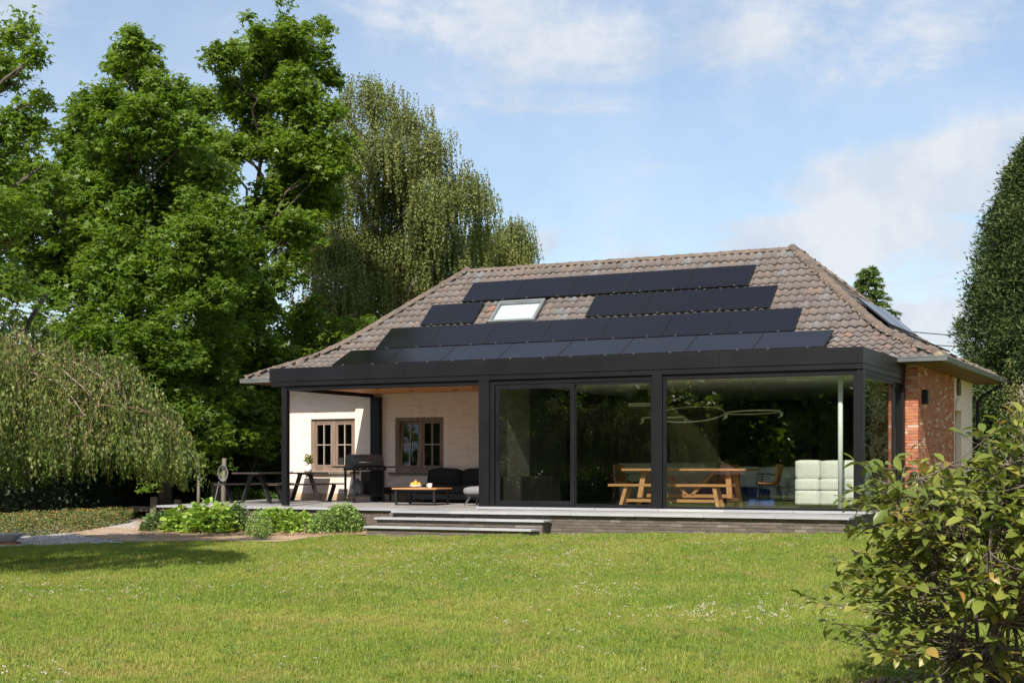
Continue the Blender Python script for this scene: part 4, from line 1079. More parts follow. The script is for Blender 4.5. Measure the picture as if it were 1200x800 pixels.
# right-hand return
def sash_y(y0, y1, x0, x1, z0, z1, w, name):
    mb = MB(); mb.box(x0, x1, y0, y0 + w, z0, z1); mb.box(x0, x1, y1 - w, y1, z0, z1); mb.box(x0, x1, y0 + w, y1 - w, z0, z0 + w); mb.box(x0, x1, y0 + w, y1 - w, z1 - w, z1)
    o = mb.build(name, M['alu'], house, bevel=.003)
    MB().box((x0 + x1) / 2 - .004, (x0 + x1) / 2 + .004, y0 + w - .005, y1 - w + .005, z0 + w - .005, z1 - w + .005).build('pane', M['glass_side'], o)
    return o
sash_y(.12, 2.72, -.075, -.02, -.0, 2.452, .035, 'fixed_glazing')
sash_y(2.68, 3.52, -.14, -.08, -.0, 2.452, .06, 'sliding_door')
# --- interior shell
inn = box('interior_floor', -7.5, -.12, .12, 10.2, -.05, -.006, M['int_floor'], house)
box('interior_ceiling', -7.5, -.12, .14, 10.25, 2.515, 2.55, M['plaster'], house)
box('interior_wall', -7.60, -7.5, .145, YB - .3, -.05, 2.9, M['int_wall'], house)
M['pale_int'] = ramp_piece('pale_interior_brick', [(0, (.14, .13, .10)), (1, (.18, .165, .13))], .9, .3)
piw = box('interior_wall', -7.499, -7.45, .16, 1.65, -.005, 2.51, M['pale_int'], house)
brick_wall(piw, (-7.45, .16, 0), (0, 1, 0), (0, 0, 1), (1, 0, 0), brick_list(1.49, 2.5, seed=22, depth=.006), M['pale_int'], 0)
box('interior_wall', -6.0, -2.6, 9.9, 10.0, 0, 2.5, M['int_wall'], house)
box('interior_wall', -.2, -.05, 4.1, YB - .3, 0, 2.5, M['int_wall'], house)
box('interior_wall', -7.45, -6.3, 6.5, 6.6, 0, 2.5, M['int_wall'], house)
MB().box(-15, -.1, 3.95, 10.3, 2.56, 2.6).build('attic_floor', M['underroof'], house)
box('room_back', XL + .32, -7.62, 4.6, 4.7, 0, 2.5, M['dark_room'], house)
# blinds on the far window, behind the sofas
for i, (a, b) in enumerate(((-4.3, -3.55), (-3.35, -2.6))):
    w = box('inner_blind', a, b, 9.85, 9.88, .9, 2.2, M['curtain'], house)
    for k in range(3): box('blind_bar', a, b, 9.83, 9.848, 1.2 + .33 * k, 1.225 + .33 * k, M['int_wall'], w)
# ------------------------------------------------------------------ things in the glass room
# white column near the corner
tag(MB().tube([(-.55, .55, .0), (-.55, .55, 2.51)], .045, 14).build('white_column', M['white_pole'], smooth=True), 'slim white column standing inside the glass corner beside the ivory sofa', 'column')
# trestle table (x along the facade)
tb = thing('dining_table', 'long golden oak trestle table with crossed braces in the glass room', 'table', (-4.05, 2.15, 0))
mb = MB()
for k in range(5): MB().box(-1.32, 1.32, -.45 + k * .18 + .002, -.45 + (k + 1) * .18 - .002, .72, .765).build('table_plank', M['oak'], tb, bevel=.004)
for s in (-1, 1):
    MB().bar((s * .98, -.33, 0), (s * .90, -.22, .72), .11, .07, (0, 1, 0)).build('leg', M['oak'], tb, bevel=.005)
    MB().bar((s * .98, .33, 0), (s * .90, .22, .72), .11, .07, (0, 1, 0)).build('leg', M['oak'], tb, bevel=.005)
    MB().box(s * .97 - .04, s * .97 + .04, -.30, .30, .10, .17).build('foot_rail', M['oak'], tb, bevel=.004)
MB().box(-.95, .95, -.035, .035, .17, .24).build('stretcher', M['oak'], tb, bevel=.004)
for s in (-1, 1):
    MB().bar((s * .06, 0, .22), (s * .55, 0, .71), .06, .07, (0, 1, 0)).build('brace', M['oak'], tb, bevel=.004)
bn = thing('dining_bench', 'golden oak bench in front of the long dining table', 'bench', (-4.15, 1.35, 0))
MB().box(-1.30, 1.30, -.17, .17, .405, .455).build('seat', M['oak'], bn, bevel=.005)
for s in (-1, 1):
    for t in (-1, 1): MB().bar((s * 1.03, t * .15, 0), (s * .93, t * .09, .405), .075, .055, (0, 1, 0)).build('leg', M['oak'], bn, bevel=.004)
MB().box(-.97, .97, -.03, .03, .09, .15).build('stretcher', M['oak'], bn, bevel=.004)
def armchair(name_label, loc, rz):
    t = thing('armchair', name_label, 'chair', loc, rz, 'leather dining chairs')
    # shell: curved back and seat in leather, facing -y
    V, F = [], []; nu, nv = 9, 10
    for i in range(nv):
        s = i / (nv - 1)
        for j in range(nu):
            u = j / (nu - 1) * 2 - 1
            if s < .45: q = s / .45; y = -.24 + .42 * q; z = .46 - .02 * math.sin(q * PI) + .035 * u * u; w = .23 + .01 * q
            else: q = (s - .45) / .55; y = .18 + .10 * q - .10 * u * u * (q * .8 + .2); z = .46 + .06 * q + .34 * q; w = .24 - .03 * q * q
            V.append((u * w, y, z))
    for i in range(nv - 1):
        for j in range(nu - 1): a = i * nu + j; F.append((a, a + 1, a + nu + 1, a + nu))
    o = mesh_np('seat_shell', np.array(V), np.array(F), M['leather'], t, True)
    sd = o.modifiers.new('thick', 'SOLIDIFY'); sd.thickness = .05; sd.offset = 0
    ss = o.modifiers.new('soft', 'SUBSURF'); ss.levels = ss.render_levels = 1
    for s in (-1, 1):
        MB().tube([(s * .24, .17, .62), (s * .29, .0, .66), (s * .29, -.18, .655), (s * .27, -.20, .45)], .012, 7).build('armrest', M['black_steel'], t, True)
        MB().tube([(s * .17, -.16, .45), (s * .26, -.22, .01)], .011, 7).build('leg', M['black_steel'], t, True)
        MB().tube([(s * .17, .14, .45), (s * .26, .24, .01)], .011, 7).build('leg', M['black_steel'], t, True)
    return t
armchair('cognac leather armchair at the left end of the oak table', (-5.55, 2.45, 0), R(90 - 8))
armchair('cognac leather armchair pulled out at the right end of the oak table', (-2.42, 2.3, 0), R(-90 + 6))
armchair('cognac leather armchair behind the middle of the oak table', (-3.55, 3.05, 0), 0)
# sofas
def sofa(label, loc, rz, L, H=.92, tilt=0):
    t = thing('sofa', label, 'sofa', loc, rz)
    n = 3; w = L / n
    for i in range(n):
        unit_cushion('base_panel', w - .004, .9, .28, M['sofa_white'], t, .022, .005, (-L / 2 + (i + .5) * w, .45, .20))
        unit_cushion('back_lower', w - .004, .22, .22, M['sofa_white'], t, .022, .005, (-L / 2 + (i + .5) * w, .11, .45))
    unit_cushion('headrest', L * .34, .20, .36, M['sofa_white'], t, .03, .008, (-L * .33, .12, H - .18), (R(3), 0, 0))
    unit_cushion('headrest', L * .65, .20, .36, M['sofa_white'], t, .03, .01, (L * .17, .13, H - .19), (R(-4), 0, 0))
    MB().box(-L / 2 + .08, L / 2 - .08, .08, .82, .0, .06).build('plinth_base', M['alu_dark'], t)
    # stitched seams
    return t
sofa('large ivory leather sofa seen from behind, right by the glass corner', (-.95, 1.45, .005), 0, 1.42)
sofa('ivory leather sofa further back, between the table and the nearer sofa', (-3.2, 5.2, .005), R(4), 1.9, .80)
# kitchen island and sideboard
isl = thing('kitchen_island', 'sand coloured kitchen island behind the left half of the table', 'kitchen island', (-5.35, 4.0, 0))
MB().box(-1.0, 1.0, 0, .8, .06, .86).build('body', M['island'], isl, bevel=.006); MB().box(-1.02, 1.02, -.02, .82, .863, .885).build('worktop', M['island'], isl, bevel=.004); MB().box(-.95, .95, .04, .76, 0, .06).build('kickboard', M['alu_dark'], isl)
sb = thing('sideboard', 'low dark sideboard against the pale brick wall inside the sliding door', 'sideboard', (-7.0, 1.6, 0), R(90))
MB().box(-1.3, .65, 0, .42, .06, .60).build('carcass', M['sideboard'], sb, bevel=.005)
for k in range(4): MB().box(-1.28 + k * .485, -1.28 + k * .485 + .465, -.018, -.001, .08, .58).build('door_front', M['sideboard'], sb, bevel=.003)
MB().box(-1.26, .6, .03, .40, 0, .06).build('base', M['alu_dark'], sb)
# blue pouf and clear acrylic side table by the sofas
bp = unit_cushion('pouf', 1.5, .8, .34, M['blue'], None, .08, .02, (-3.7, 3.9, .18)); tag(bp, 'deep blue low pouf on the floor behind the dining table', 'pouf')
at_ = thing('side_table', 'clear acrylic side table standing left of the ivory sofas', 'table', (-2.55, 2.6, 0))
MB().box(-.45, .25, -.2, .2, .40, .42).build('tabletop', M['acrylic'], at_, bevel=.003)
for s in (-.44, .23): MB().box(s, s + .02, -.2, .2, .01, .40).build('side_panel', M['acrylic'], at_)
MB().box(-.4, .2, -.18, .18, .012, .14).build('lower_shelf', M['blue'], at_, bevel=.004)
# ring lamps
def ring_lamp(label, c, r, tilt):
    t = thing('ring_lamp', label, 'lamp', c, 0, 'thin ring lamps over the table')
    pts = []
    for i in range(48):
        a = 2 * PI * i / 48; p = Vector((r * math.cos(a), r * math.sin(a), 0)); p.rotate(Matrix.Rotation(tilt[1], 4, 'Y') @ Matrix.Rotation(tilt[0], 4, 'X')); pts.append(p)
    MB().tube(pts, .014, 6, closed=True).build('ring', M['brass'], t, smooth=True)
    for k in (4, 20, 36):
        MB().tube([pts[k], (0, 0, 2.51 - c[2])], .0025, 4).build('suspension_wire', M['cable'], t)
    for k in (2, 26):
        q = pts[k] + Vector((0, 0, -.10)); b = MB()
        b.tube([q + Vector((-.05, 0, -.03)), q, q + Vector((.05, 0, .02))], [.004, .014, .005], 6)
        b.add([q, q + Vector((.02, .0, .09)), q + Vector((.05, .02, .08)), q + Vector((.03, 0, .0))], [(0, 1, 2, 3)])
        b.add([q, q + Vector((-.03, .0, .07)), q + Vector((.0, -.02, .08)), q + Vector((.02, 0, .0))], [(0, 1, 2, 3)])
        b.build('bird_ornament', M['brass'], t)
MC = []
ring_lamp('large tilted ring lamp hanging over the middle of the table', (-4.05, 2.2, 1.88), .70, (R(15), R(2)))
ring_lamp('small flat ring lamp hanging over the right end of the table', (-2.75, 2.3, 1.90), .55, (R(-1), R(-2)))
ring_lamp('small ring lamp hanging left of the central black post', (-4.75, 2.5, 1.83), .45, (R(1), R(0)))
for i, (x_, y_, s_) in enumerate(((-5.0, 1.6, .5), (-1.6, 1.6, .5))):
    t = thing('ceiling_fitting', ['round white ceiling fitting left of the central post', 'round white ceiling fitting over the ivory sofa'][i], 'lamp', (x_, y_, 2.47))
    MB().lathe([(.22, .0), (.25, .01), (.25, .035), (.2, .042)], 20).build('disc', M['plaster'], t, smooth=False)
ch = tag(box('cooker_hood', -6.1, -5.6, 3.9, 4.3, 2.14, 2.22, M['plaster']), 'pale cooker hood hanging above the kitchen island', 'cooker hood')
MB().box(-.1, .1, -.1, .1, 0, .3).build('duct', M['int_wall'], ch).location = (-5.85, 4.1, 2.22)

# ------------------------------------------------------------------ terrace furniture
pt = thing('picnic_table', 'black steel and dark wood picnic table with two benches at the terrace end', 'picnic table', (-14.2, 2.15, dz_(2.15)))
TOPZ, BZ = .70, .44
mw = noisy('dark_stained_plank', (.035, .025, .02), (.06, .045, .035), 12, .6, .2, 60, stretch=(1, .15, 1), coord='P')
for k in range(4): MB().box(-.38 + k * .19 + .003, -.38 + (k + 1) * .19 - .003, -1.40, 1.40, TOPZ - .035, TOPZ).build('tabletop_plank', mw, pt, bevel=.003)
for s in (-1, 1):
    for k in range(2): MB().box(s * .76 - .14 + k * .14 + .003, s * .76 - .14 + (k + 1) * .14 - .003, -1.38, 1.40, BZ - .035, BZ).build('bench_plank', mw, pt, bevel=.003)
for y_ in (-.98, .98):
    for s in (-1, 1):
        MB().bar((s * .38, y_, .02), (s * .14, y_, TOPZ - .04), .05, .12, (0, 1, 0)).build('leg', M['black_steel'], pt, bevel=.003)
        MB().bar((s * .70, y_, .02), (s * .84, y_, BZ - .04), .05, .12, (0, 1, 0)).build('leg', M['black_steel'], pt, bevel=.003)
        MB().box(min(s * .36, s * .72), max(s * .36, s * .72), y_ - .06, y_ + .06, .0, .03).build('foot_plate', M['black_steel'], pt, bevel=.002)
    MB().box(-.2, .2, y_ - .05, y_ + .05, TOPZ - .06, TOPZ - .036).build('crossbar', M['black_steel'], pt)
# pot with plant on the table
pot = thing('potted_plant', 'round white pot with a yellow-green plant standing on the picnic table', 'plant', (-13.95, 2.9, dz_(2.15) + TOPZ + .0))
MB().lathe([(.06, 0), (.09, .03), (.10, .09), (.085, .15), (.07, .17), (.066, .165), (.08, .09)], 16).build('pot', M['ceramic'], pot, smooth=True)
n = 90; d = in_sphere(n) * npr.uniform(.3, 1, (n, 1)) * [.13, .13, .17] + [0.02, 0, .33]
scatter('leaves', *LEAF_OVAL, d, leaf_frames(n), npr.uniform(.05, .09, n), G['yellowgreen'], pot)
sm = MB()
for k in range(7): sm.tube([(0, 0, .15), (rng.uniform(-.05, .05), rng.uniform(-.05, .05), .28), (rng.uniform(-.1, .12), rng.uniform(-.1, .1), .42)], .004, 4)
sm.build('stem', G['yellowgreen'], pot)
mug = thing('mug', 'small white cup standing on the picnic table left of the pot', 'cup', (-14.2, 2.55, dz_(2.15) + TOPZ))
MB().lathe([(.03, 0), (.037, .005), (.038, .09), (.034, .09), (.032, .01)], 14).build('body', M['ceramic'], mug, True); MB().tube([(.037, 0, .07), (.06, 0, .065), (.06, 0, .03), (.037, 0, .02)], .005, 6).build('handle', M['ceramic'], mug, True)
# barbecue
bq = thing('gas_barbecue', 'black gas barbecue with grey hooded lid and side shelves on the terrace', 'barbecue', (-12.15, 2.55, dz_(2.55)), R(58))
lid = MB(); prof = [(-.27, 0), (-.28, .10), (-.24, .19), (-.14, .25), (.02, .27), (.17, .24), (.25, .15), (.27, 0)]
lid.prism(prof, 'x', -.37, .37); lo = lid.build('lid', M['bbq_lid'], bq, bevel=.012); lo.location = (0, 0, .85)
MB().tube([(-.28, -.31, .93), (.28, -.31, .93)], .014, 8).build('lid_handle', M['chrome'], bq, True)
for s in (-.27, .27): MB().bar((s, -.27, .93), (s, -.31, .93), .02).build('handle_bracket', M['alu_dark'], bq)
MB().lathe([(.03, 0), (.032, .012), (.0, .014)], 12).build('thermometer', M['chrome'], bq).matrix_local = Matrix.Translation((0, -.262, 1.02)) @ Matrix.Rotation(R(70), 4, 'X')
MB().box(-.40, .40, -.30, .28, .74, .848).build('firebox', M['black_steel'], bq, bevel=.01)
cp = MB().box(-.40, .40, -.345, -.302, .74, .84).build('control_panel', M['black_steel'], bq, bevel=.008)
for k in range(4):
    o = MB().lathe([(.022, 0), (.024, .01), (.018, .03), (.0, .031)], 12).build('knob', M['chrome'], cp); o.matrix_local = Matrix.Translation((-.27 + k * .18, -.346, .79)) @ Matrix.Rotation(R(90), 4, 'X')
for s in (-1, 1): MB().box(min(s * .41, s * .70), max(s * .41, s * .70), -.27, .24, .80, .84).build('side_shelf', M['bbq_lid'], bq, bevel=.008)
for sx in (-.37, .37):
    for sy in (-.25, .23): MB().box(sx - .022, sx + .022, sy - .022, sy + .022, .07, .74).build('leg', M['black_steel'], bq, bevel=.003)
    w_ = MB().lathe([(.02, -.02), (.05, -.018), (.055, 0), (.05, .018), (.02, .02)], 14).build('wheel', M['alu_dark'], bq); w_.matrix_local = Matrix.Translation((sx, -.22, .055)) @ Matrix.Rotation(R(90), 4, 'Y')
    w_ = MB().lathe([(.02, -.02), (.05, -.018), (.055, 0), (.05, .018), (.02, .02)], 14).build('wheel', M['alu_dark'], bq); w_.matrix_local = Matrix.Translation((sx, .22, .055)) @ Matrix.Rotation(R(90), 4, 'Y')
MB().box(-.38, .38, -.25, .23, .14, .17).build('lower_shelf', M['black_steel'], bq, bevel=.003)
MB().box(.02, .36, -.26, .22, .18, .72).build('cabinet', M['alu_dark'], bq, bevel=.004)
MB().lathe([(.10, 0), (.14, .02), (.145, .2), (.12, .3), (.04, .34), (.04, .38)], 18, (-.17, 0, .172)).build('gas_bottle', M['bbq_lid'], bq, True)
MB().tube([(-.17, 0, .55), (-.25, -.1, .5), (-.3, -.12, .62), (-.2, -.1, .74)], .008, 6).build('gas_hose', M['hose'], bq, True)
MB().tube([(.1, -.12, .74), (.12, -.15, .62), (.02, -.15, .55)], .01, 6).build('burner_pipe', M['chrome'], bq, True)
# outdoor sofa with an L corner
os_ = thing('outdoor_sofa', 'black outdoor sofa with deep cushions against the pale wall under the canopy', 'sofa', (-9.7, 3.2, dz_(3.2)))
Ls = 2.75; x0 = -1.30
MB().box(x0, x0 + Ls, -.40, .44, .06, .20).build('frame', M['black_steel'], os_, bevel=.01)
for k in range(3):
    w_ = .92; cx_ = x0 + .46 + k * w_
    unit_cushion('seat_cushion', w_ - .012, .80, .18, M['cushion_black'], os_, .05, .02, (cx_, -.02, .29))
    unit_cushion('back_cushion', w_ - .02, .20, .46, M['cushion_black'], os_, .07, .03, (cx_, .32, .53), (R(-12), 0, 0))
for sx in (x0 + .06, x0 + Ls - .06):
    for sy in (-.34, .36): MB().box(sx - .025, sx + .025, sy - .025, sy + .025, 0, .06).build('leg', M['black_steel'], os_)
dk = thing('outdoor_bench', 'low black outdoor day seat between the barbecue and the coffee table', 'bench', (-11.5, 3.25, dz_(3.2)))
MB().box(-.62, .50, -.33, .35, .18, .24).build('frame', M['black_steel'], dk, bevel=.008)
unit_cushion('cushion', 1.08, .66, .09, M['cushion_black'], dk, .04, .012, (-.06, .01, .285))
for sx in (-.55, .43):
    for sy in (-.28, .3): MB().box(sx - .02, sx + .02, sy - .02, sy + .02, 0, .18).build('leg', M['black_steel'], dk)
ot = thing('ottoman', 'grey upholstered ottoman on splayed metal legs beside the left door post', 'ottoman', (-8.55, 1.75, dz_(1.75)))
unit_cushion('cushion', .82, .62, .18, M['ottoman'], ot, .07, .02, (0, 0, .31)); MB().box(-.36, .36, -.26, .26, .19, .222).build('frame', M['black_steel'], ot)
for sx in (-1, 1):
    for sy in (-1, 1): MB().bar((sx * .28, sy * .2, .19), (sx * .37, sy * .27, 0), .035, .035).build('leg', M['chrome'], ot)
cf = thing('coffee_table', 'low coffee table with orange wood top on black square legs', 'table', (-10.05, 1.60, dz_(1.6)))
topm = noisy('teak_slats', (.42, .20, .075), (.54, .28, .11), 14, .5, .2, 60, stretch=(.15, 1, 1), coord='P')
for k in range(6): MB().box(-.56, .56, -.36 + k * .12 + .003, -.36 + (k + 1) * .12 - .003, .345, .375).build('top_slat', topm, cf, bevel=.002)
MB().box(-.54, .54, -.34, .34, .318, .343).build('apron', M['black_steel'], cf)
for sx in (-.48, .48):
    for sy in (-.30, .30): MB().box(sx - .022, sx + .022, sy - .022, sy + .022, .0, .318).build('leg', M['black_steel'], cf)
for sy in (-.30, .30): MB().box(-.457, .457, sy - .018, sy + .018, .0, .025).build('foot_bar', M['black_steel'], cf)
zc_ = dz_(1.6) + .375
bo = thing('fruit_bowl', 'shallow bowl of oranges on the coffee table', 'bowl', (-10.18, 1.55, zc_))
MB().lathe([(.05, 0), (.10, .02), (.145, .055), (.14, .06), (.095, .03), (.0, .02)], 20).build('bowl', M['ceramic'], bo, True)
for k, (a, b, c_) in enumerate(((-.06, .0, .08), (.03, .05, .08), (.04, -.05, .085), (-.02, -.07, .08), (-.02, .06, .085), (0, 0, .125), (.085, 0, .085), (-.10, .02, .085))):
    bm = bmesh.new(); bmesh.ops.create_icosphere(bm, subdivisions=2, radius=.042); me = bpy.data.meshes.new('orange'); bm.to_mesh(me); bm.free()
    for p in me.polygons: p.use_smooth = True
    o = new_obj('orange', me, M['orange_fruit'], bo); o.location = (a, b, c_); o.scale = (1, 1, .94)
m2 = thing('coffee_cup', 'small white mug on a tray beside the fruit bowl', 'cup', (-9.82, 1.55, zc_))
MB().lathe([(.04, 0), (.048, .006), (.05, .10), (.045, .10), (.042, .012), (0, .012)], 16).build('body', M['ceramic'], m2, True); MB().tube([(-.048, 0, .08), (-.08, 0, .07), (-.08, 0, .035), (-.048, 0, .025)], .006, 6).build('handle', M['ceramic'], m2, True)
sc_ = tag(MB().lathe([(.04, 0), (.10, .006), (.105, .012), (.04, .008), (0, .008)], 18, (-9.96, 1.50, zc_)).build('saucer', M['ceramic'], None, True), 'flat white saucer between fruit bowl and mug', 'saucer')
# lamp on the brick side wall
wlp = thing('wall_lamp', 'black box wall lamp on the brick side wall below the eaves', 'lamp', (XR + .005, 4.15, 2.08))
MB().box(0, .11, -.085, .085, 0, .29).build('housing', M['alu_dark'], wlp, bevel=.006)
MB().box(.1101, .116, -.05, .05, .05, .24).build('front_plate', M['black_steel'], wlp, bevel=.002)
MB().box(.03, .08, -.04, .04, -.006, .0).build('light_opening', M['chrome'], wlp)
# small flower pots on the inner sill of the left window
for k, x_ in enumerate((-14.15, -13.62)):
    t = thing('flower_pot', ['tiny purple flowering pot on the left window sill, left casement', 'tiny purple flowering pot on the left window sill, by the mullion'][k], 'plant', (x_, YW + .24, LW[2] + .11))
    MB().lathe([(.03, -.11), (.045, 0), (.04, 0), (.03, -.1)], 10).build('pot', M['ceramic'], t)
    n = 26; scatter('petals', *LEAF_OVAL, in_sphere(n) * .05 + [0, 0, .05], leaf_frames(n), np.full(n, .035), noisy('purple_petal', (.25, .08, .35), (.4, .2, .5), 20, .6), t)
MB().box(-14.4, -13.15, YW + .15, YW + .33, LW[2] - .02, LW[2] - .001).build('inner_sill', M['old_wood'], house)
# ------------------------------------------------------------------ trees and plants
def limb_path(a, b, wob=.12, n=6, sag=0.0):
    a, b = Vector(a), Vector(b); L = (b - a).length; out = []
    for i in range(n + 1):
        t = i / n; p = a.lerp(b, t); k = math.sin(t * PI)
        out.append(p + Vector((rng.gauss(0, wob), rng.gauss(0, wob), rng.gauss(0, wob * .5))) * k * min(1, L * .3) + Vector((0, 0, sag * k)))
    return out
def taper(r0, r1, n): return [r0 + (r1 - r0) * (i / n) ** .8 for i in range(n + 1)]
def gnd(p): return gzf(p.x, p.y)

def clump_tree(name, label, cat, base, lobes, n_leaf, leaf, size, m, clump_r=.42, per=70, bark='bark', trunk_r=.28, group=None, top=None, flat=.55, shell=.5, limbs=True, droop=-.35, twig_share=.25, trunk_to=None):
    """lobes: (centre Vector, radius) ; leaves sit in small clumps towards the outside of each lobe"""
    base = Vector(base); base.z = gnd(base)
    t = thing(name, label, cat, base, 0, group)
    lobes = [(Vector(c) - base, r) for c, r in lobes]
    vol = np.array([r ** 2.3 for _, r in lobes]); vol /= vol.sum()
    nc = int(n_leaf / per)
    idx = npr.choice(len(lobes), nc, p=vol)
    C = np.array([tuple(c) for c, _ in lobes]); Rr = np.array([r for _, r in lobes])
    d = in_sphere(nc); rad = Rr[idx] * (shell + (1.02 - shell) * npr.random(nc) ** .7) * (1 + .34 * np.sin(d[:, 0] * 5 + idx) * np.sin(d[:, 1] * 6 + d[:, 2] * 4 + idx * 1.7))
    stray = npr.random(nc) < .14; rad[stray] *= 1.38
    cc = C[idx] + d * rad[:, None] * [1, 1, .88]
    cc[:, 2] = np.maximum(cc[:, 2], .5)
    cs = npr.uniform(.55, 1.35, nc) * clump_r
    li = np.repeat(np.arange(nc), per)
    n = len(li)
    off = npr.normal(size=(n, 3)); off /= np.maximum(np.linalg.norm(off, axis=1)[:, None], 1e-6); off *= (npr.random(n) ** .5)[:, None]
    off[:, 2] *= flat
    off[:, 2] -= .35 * (off[:, 0] ** 2 + off[:, 1] ** 2)         # clumps droop at their rim
    pos = cc[li] + off * cs[li][:, None]
    outw = np.arctan2(off[:, 0], off[:, 1])
    yaw = -outw + npr.normal(0, .9, n)
    mats = rot_mats(yaw, npr.normal(droop, .5, n), npr.normal(0, .5, n))
    cr = scatter('crown', leaf[0], leaf[1], pos, mats, npr.uniform(.7, 1.25, n) * size, m, t)
    # wood
    mb = MB(); topz = max(c.z + r * .5 for c, r in lobes) if top is None else top
    tp = trunk_to - base if trunk_to is not None else Vector((sum(c.x for c, _ in lobes) / len(lobes), sum(c.y for c, _ in lobes) / len(lobes), topz))
    tr = limb_path((0, 0, -.1), tp, .18, 9); mb.tube(tr, taper(trunk_r, .04, 9), 9)
    mb.build('trunk', M[bark], t, smooth=True)
    if limbs and trunk_r > .02:
        lb = MB()
        for c, r in lobes:
            # leave the trunk lower than the lobe
            hz = max(.25, (c.z - .9 * math.hypot(c.x - tp.x * .5, c.y - tp.y * .5) * .7)) / max(tp.z, .1); hz = min(max(hz, .12), .93)
            k = int(hz * 9); a = tr[k]
            pth = limb_path(a, c, .25, 6, .15); rr = max(.035, min(trunk_r * .45, .05 * r + .03)); lb.tube(pth, taper(rr, .018, 6), 6)
            cand = [i for i in np.where(idx == lobes.index((c, r)))[0][:max(2, int(r * 10))]]
            for i in cand:
                lb.tube(limb_path(pth[rng.randint(3, 6)], cc[i], .1, 3), taper(.022, .006, 3), 4, caps=False)
        lb.build('limbs', M[bark], t, smooth=True)
    return t
def L_(spec, d, dj=1.5):
    out = []
    for a, b, r in spec:
        dd = d + rng.uniform(-dj, dj); out.append((sight(a, b, dd), r * dd / 1700))
    return out

def star3():
    v = [(0, 0, 0)]; f = []
    for a, L in ((-62, .9), (0, 1.0), (62, .9)):
        t = R(a); d = (math.sin(t), math.cos(t)); q = (math.cos(t), -math.sin(t)); b = len(v)
        v += [(d[0] * L * .42 + q[0] * .24, d[1] * L * .42 + q[1] * .24, .04), (d[0] * L, d[1] * L, -.12), (d[0] * L * .42 - q[0] * .24, d[1] * L * .42 - q[1] * .24, .04)]
        f.append((0, b, b + 1, b + 2))
    return v, f
SG = star3()
clump_tree('sweetgum_tree', 'tall sweetgum with a pointed double crown rising above the weeping birch', 'tree', sight(196, 560, 40),
    L_([(158, 52, 20), (150, 80, 26), (190, 108, 30), (120, 125, 34), (160, 150, 44), (95, 185, 42), (200, 175, 38), (60, 235, 48), (130, 235, 62), (205, 250, 52), (70, 310, 62), (150, 320, 68), (225, 330, 56), (90, 400, 62), (170, 410, 66), (235, 420, 52), (150, 480, 60), (220, 500, 50), (60, 470, 60),
        (110, 270, 50), (30, 200, 30), (180, 70, 15), (225, 150, 26), (240, 205, 36), (245, 270, 46), (80, 150, 26), (15, 260, 40), (215, 120, 16), (130, 180, 30)], 38, 1.6), 122000, SG, .115, G['sweetgum'], .36, 50, trunk_r=.2, group='sweetgum trees left of the house', trunk_to=sight(158, 150, 38), shell=.2, flat=.7)
clump_tree('sweetgum_tree', 'open crowned sweetgum with bare limbs showing, its top reaching over the tall birch', 'tree', sight(238, 560, 46),
    L_([(335, 40, 26), (372, 32, 16), (300, 32, 14), (268, 68, 20), (310, 75, 34), (352, 62, 28), (385, 88, 14), (285, 115, 30), (240, 118, 20), (345, 108, 34), (385, 128, 16), (300, 165, 30), (355, 165, 40), (385, 185, 26), (262, 175, 28), (230, 220, 36), (345, 215, 40), (380, 235, 22), (320, 255, 32), (352, 262, 26),
        (285, 300, 36), (240, 300, 40), (330, 325, 20), (300, 355, 30), (265, 380, 44), (250, 440, 44), (300, 430, 34), (285, 490, 44), (320, 480, 34), (318, 405, 22), (345, 300, 15)], 43, 1.5), 90000, SG, .122, G['sweetgum_far'], .36, 46, trunk_r=.17, group='sweetgum trees left of the house', trunk_to=sight(318, 110, 43), shell=.2, flat=.7)
clump_tree('sweetgum_tree', 'sweetgum cut off by the left edge, leaning out of the photo', 'tree', sight(-120, 560, 21),
    L_([(10, 35, 20), (45, 58, 12), (-10, 70, 36), (20, 95, 18), (52, 115, 12), (30, 150, 30), (-30, 170, 60), (50, 195, 14), (0, 250, 46), (40, 262, 22), (-60, 290, 70), (10, 330, 34), (-40, 380, 60), (-140, 120, 80), (-200, 220, 100), (-150, 320, 100), (-240, 380, 90), (-120, 40, 60)], 21, 1.3), 52000, SG, .078, G['sweetgum'], .27, 46, trunk_r=.16, group='sweetgum trees left of the house', trunk_to=sight(-60, 40, 21), shell=.2, flat=.7)
clump_tree('maple_tree', 'fresh green low tree between sweetgums and roof, in front of the tall birch', 'tree', sight(380, 560, 45),
    L_([(350, 385, 26), (395, 395, 24), (425, 380, 14), (340, 425, 30), (375, 420, 26), (310, 455, 30), (345, 465, 30), (320, 500, 26), (360, 352, 16)], 45, 1.2), 12000, SG, .13, G['sweetgum_far'], .4, 50, trunk_r=.12, shell=.3)

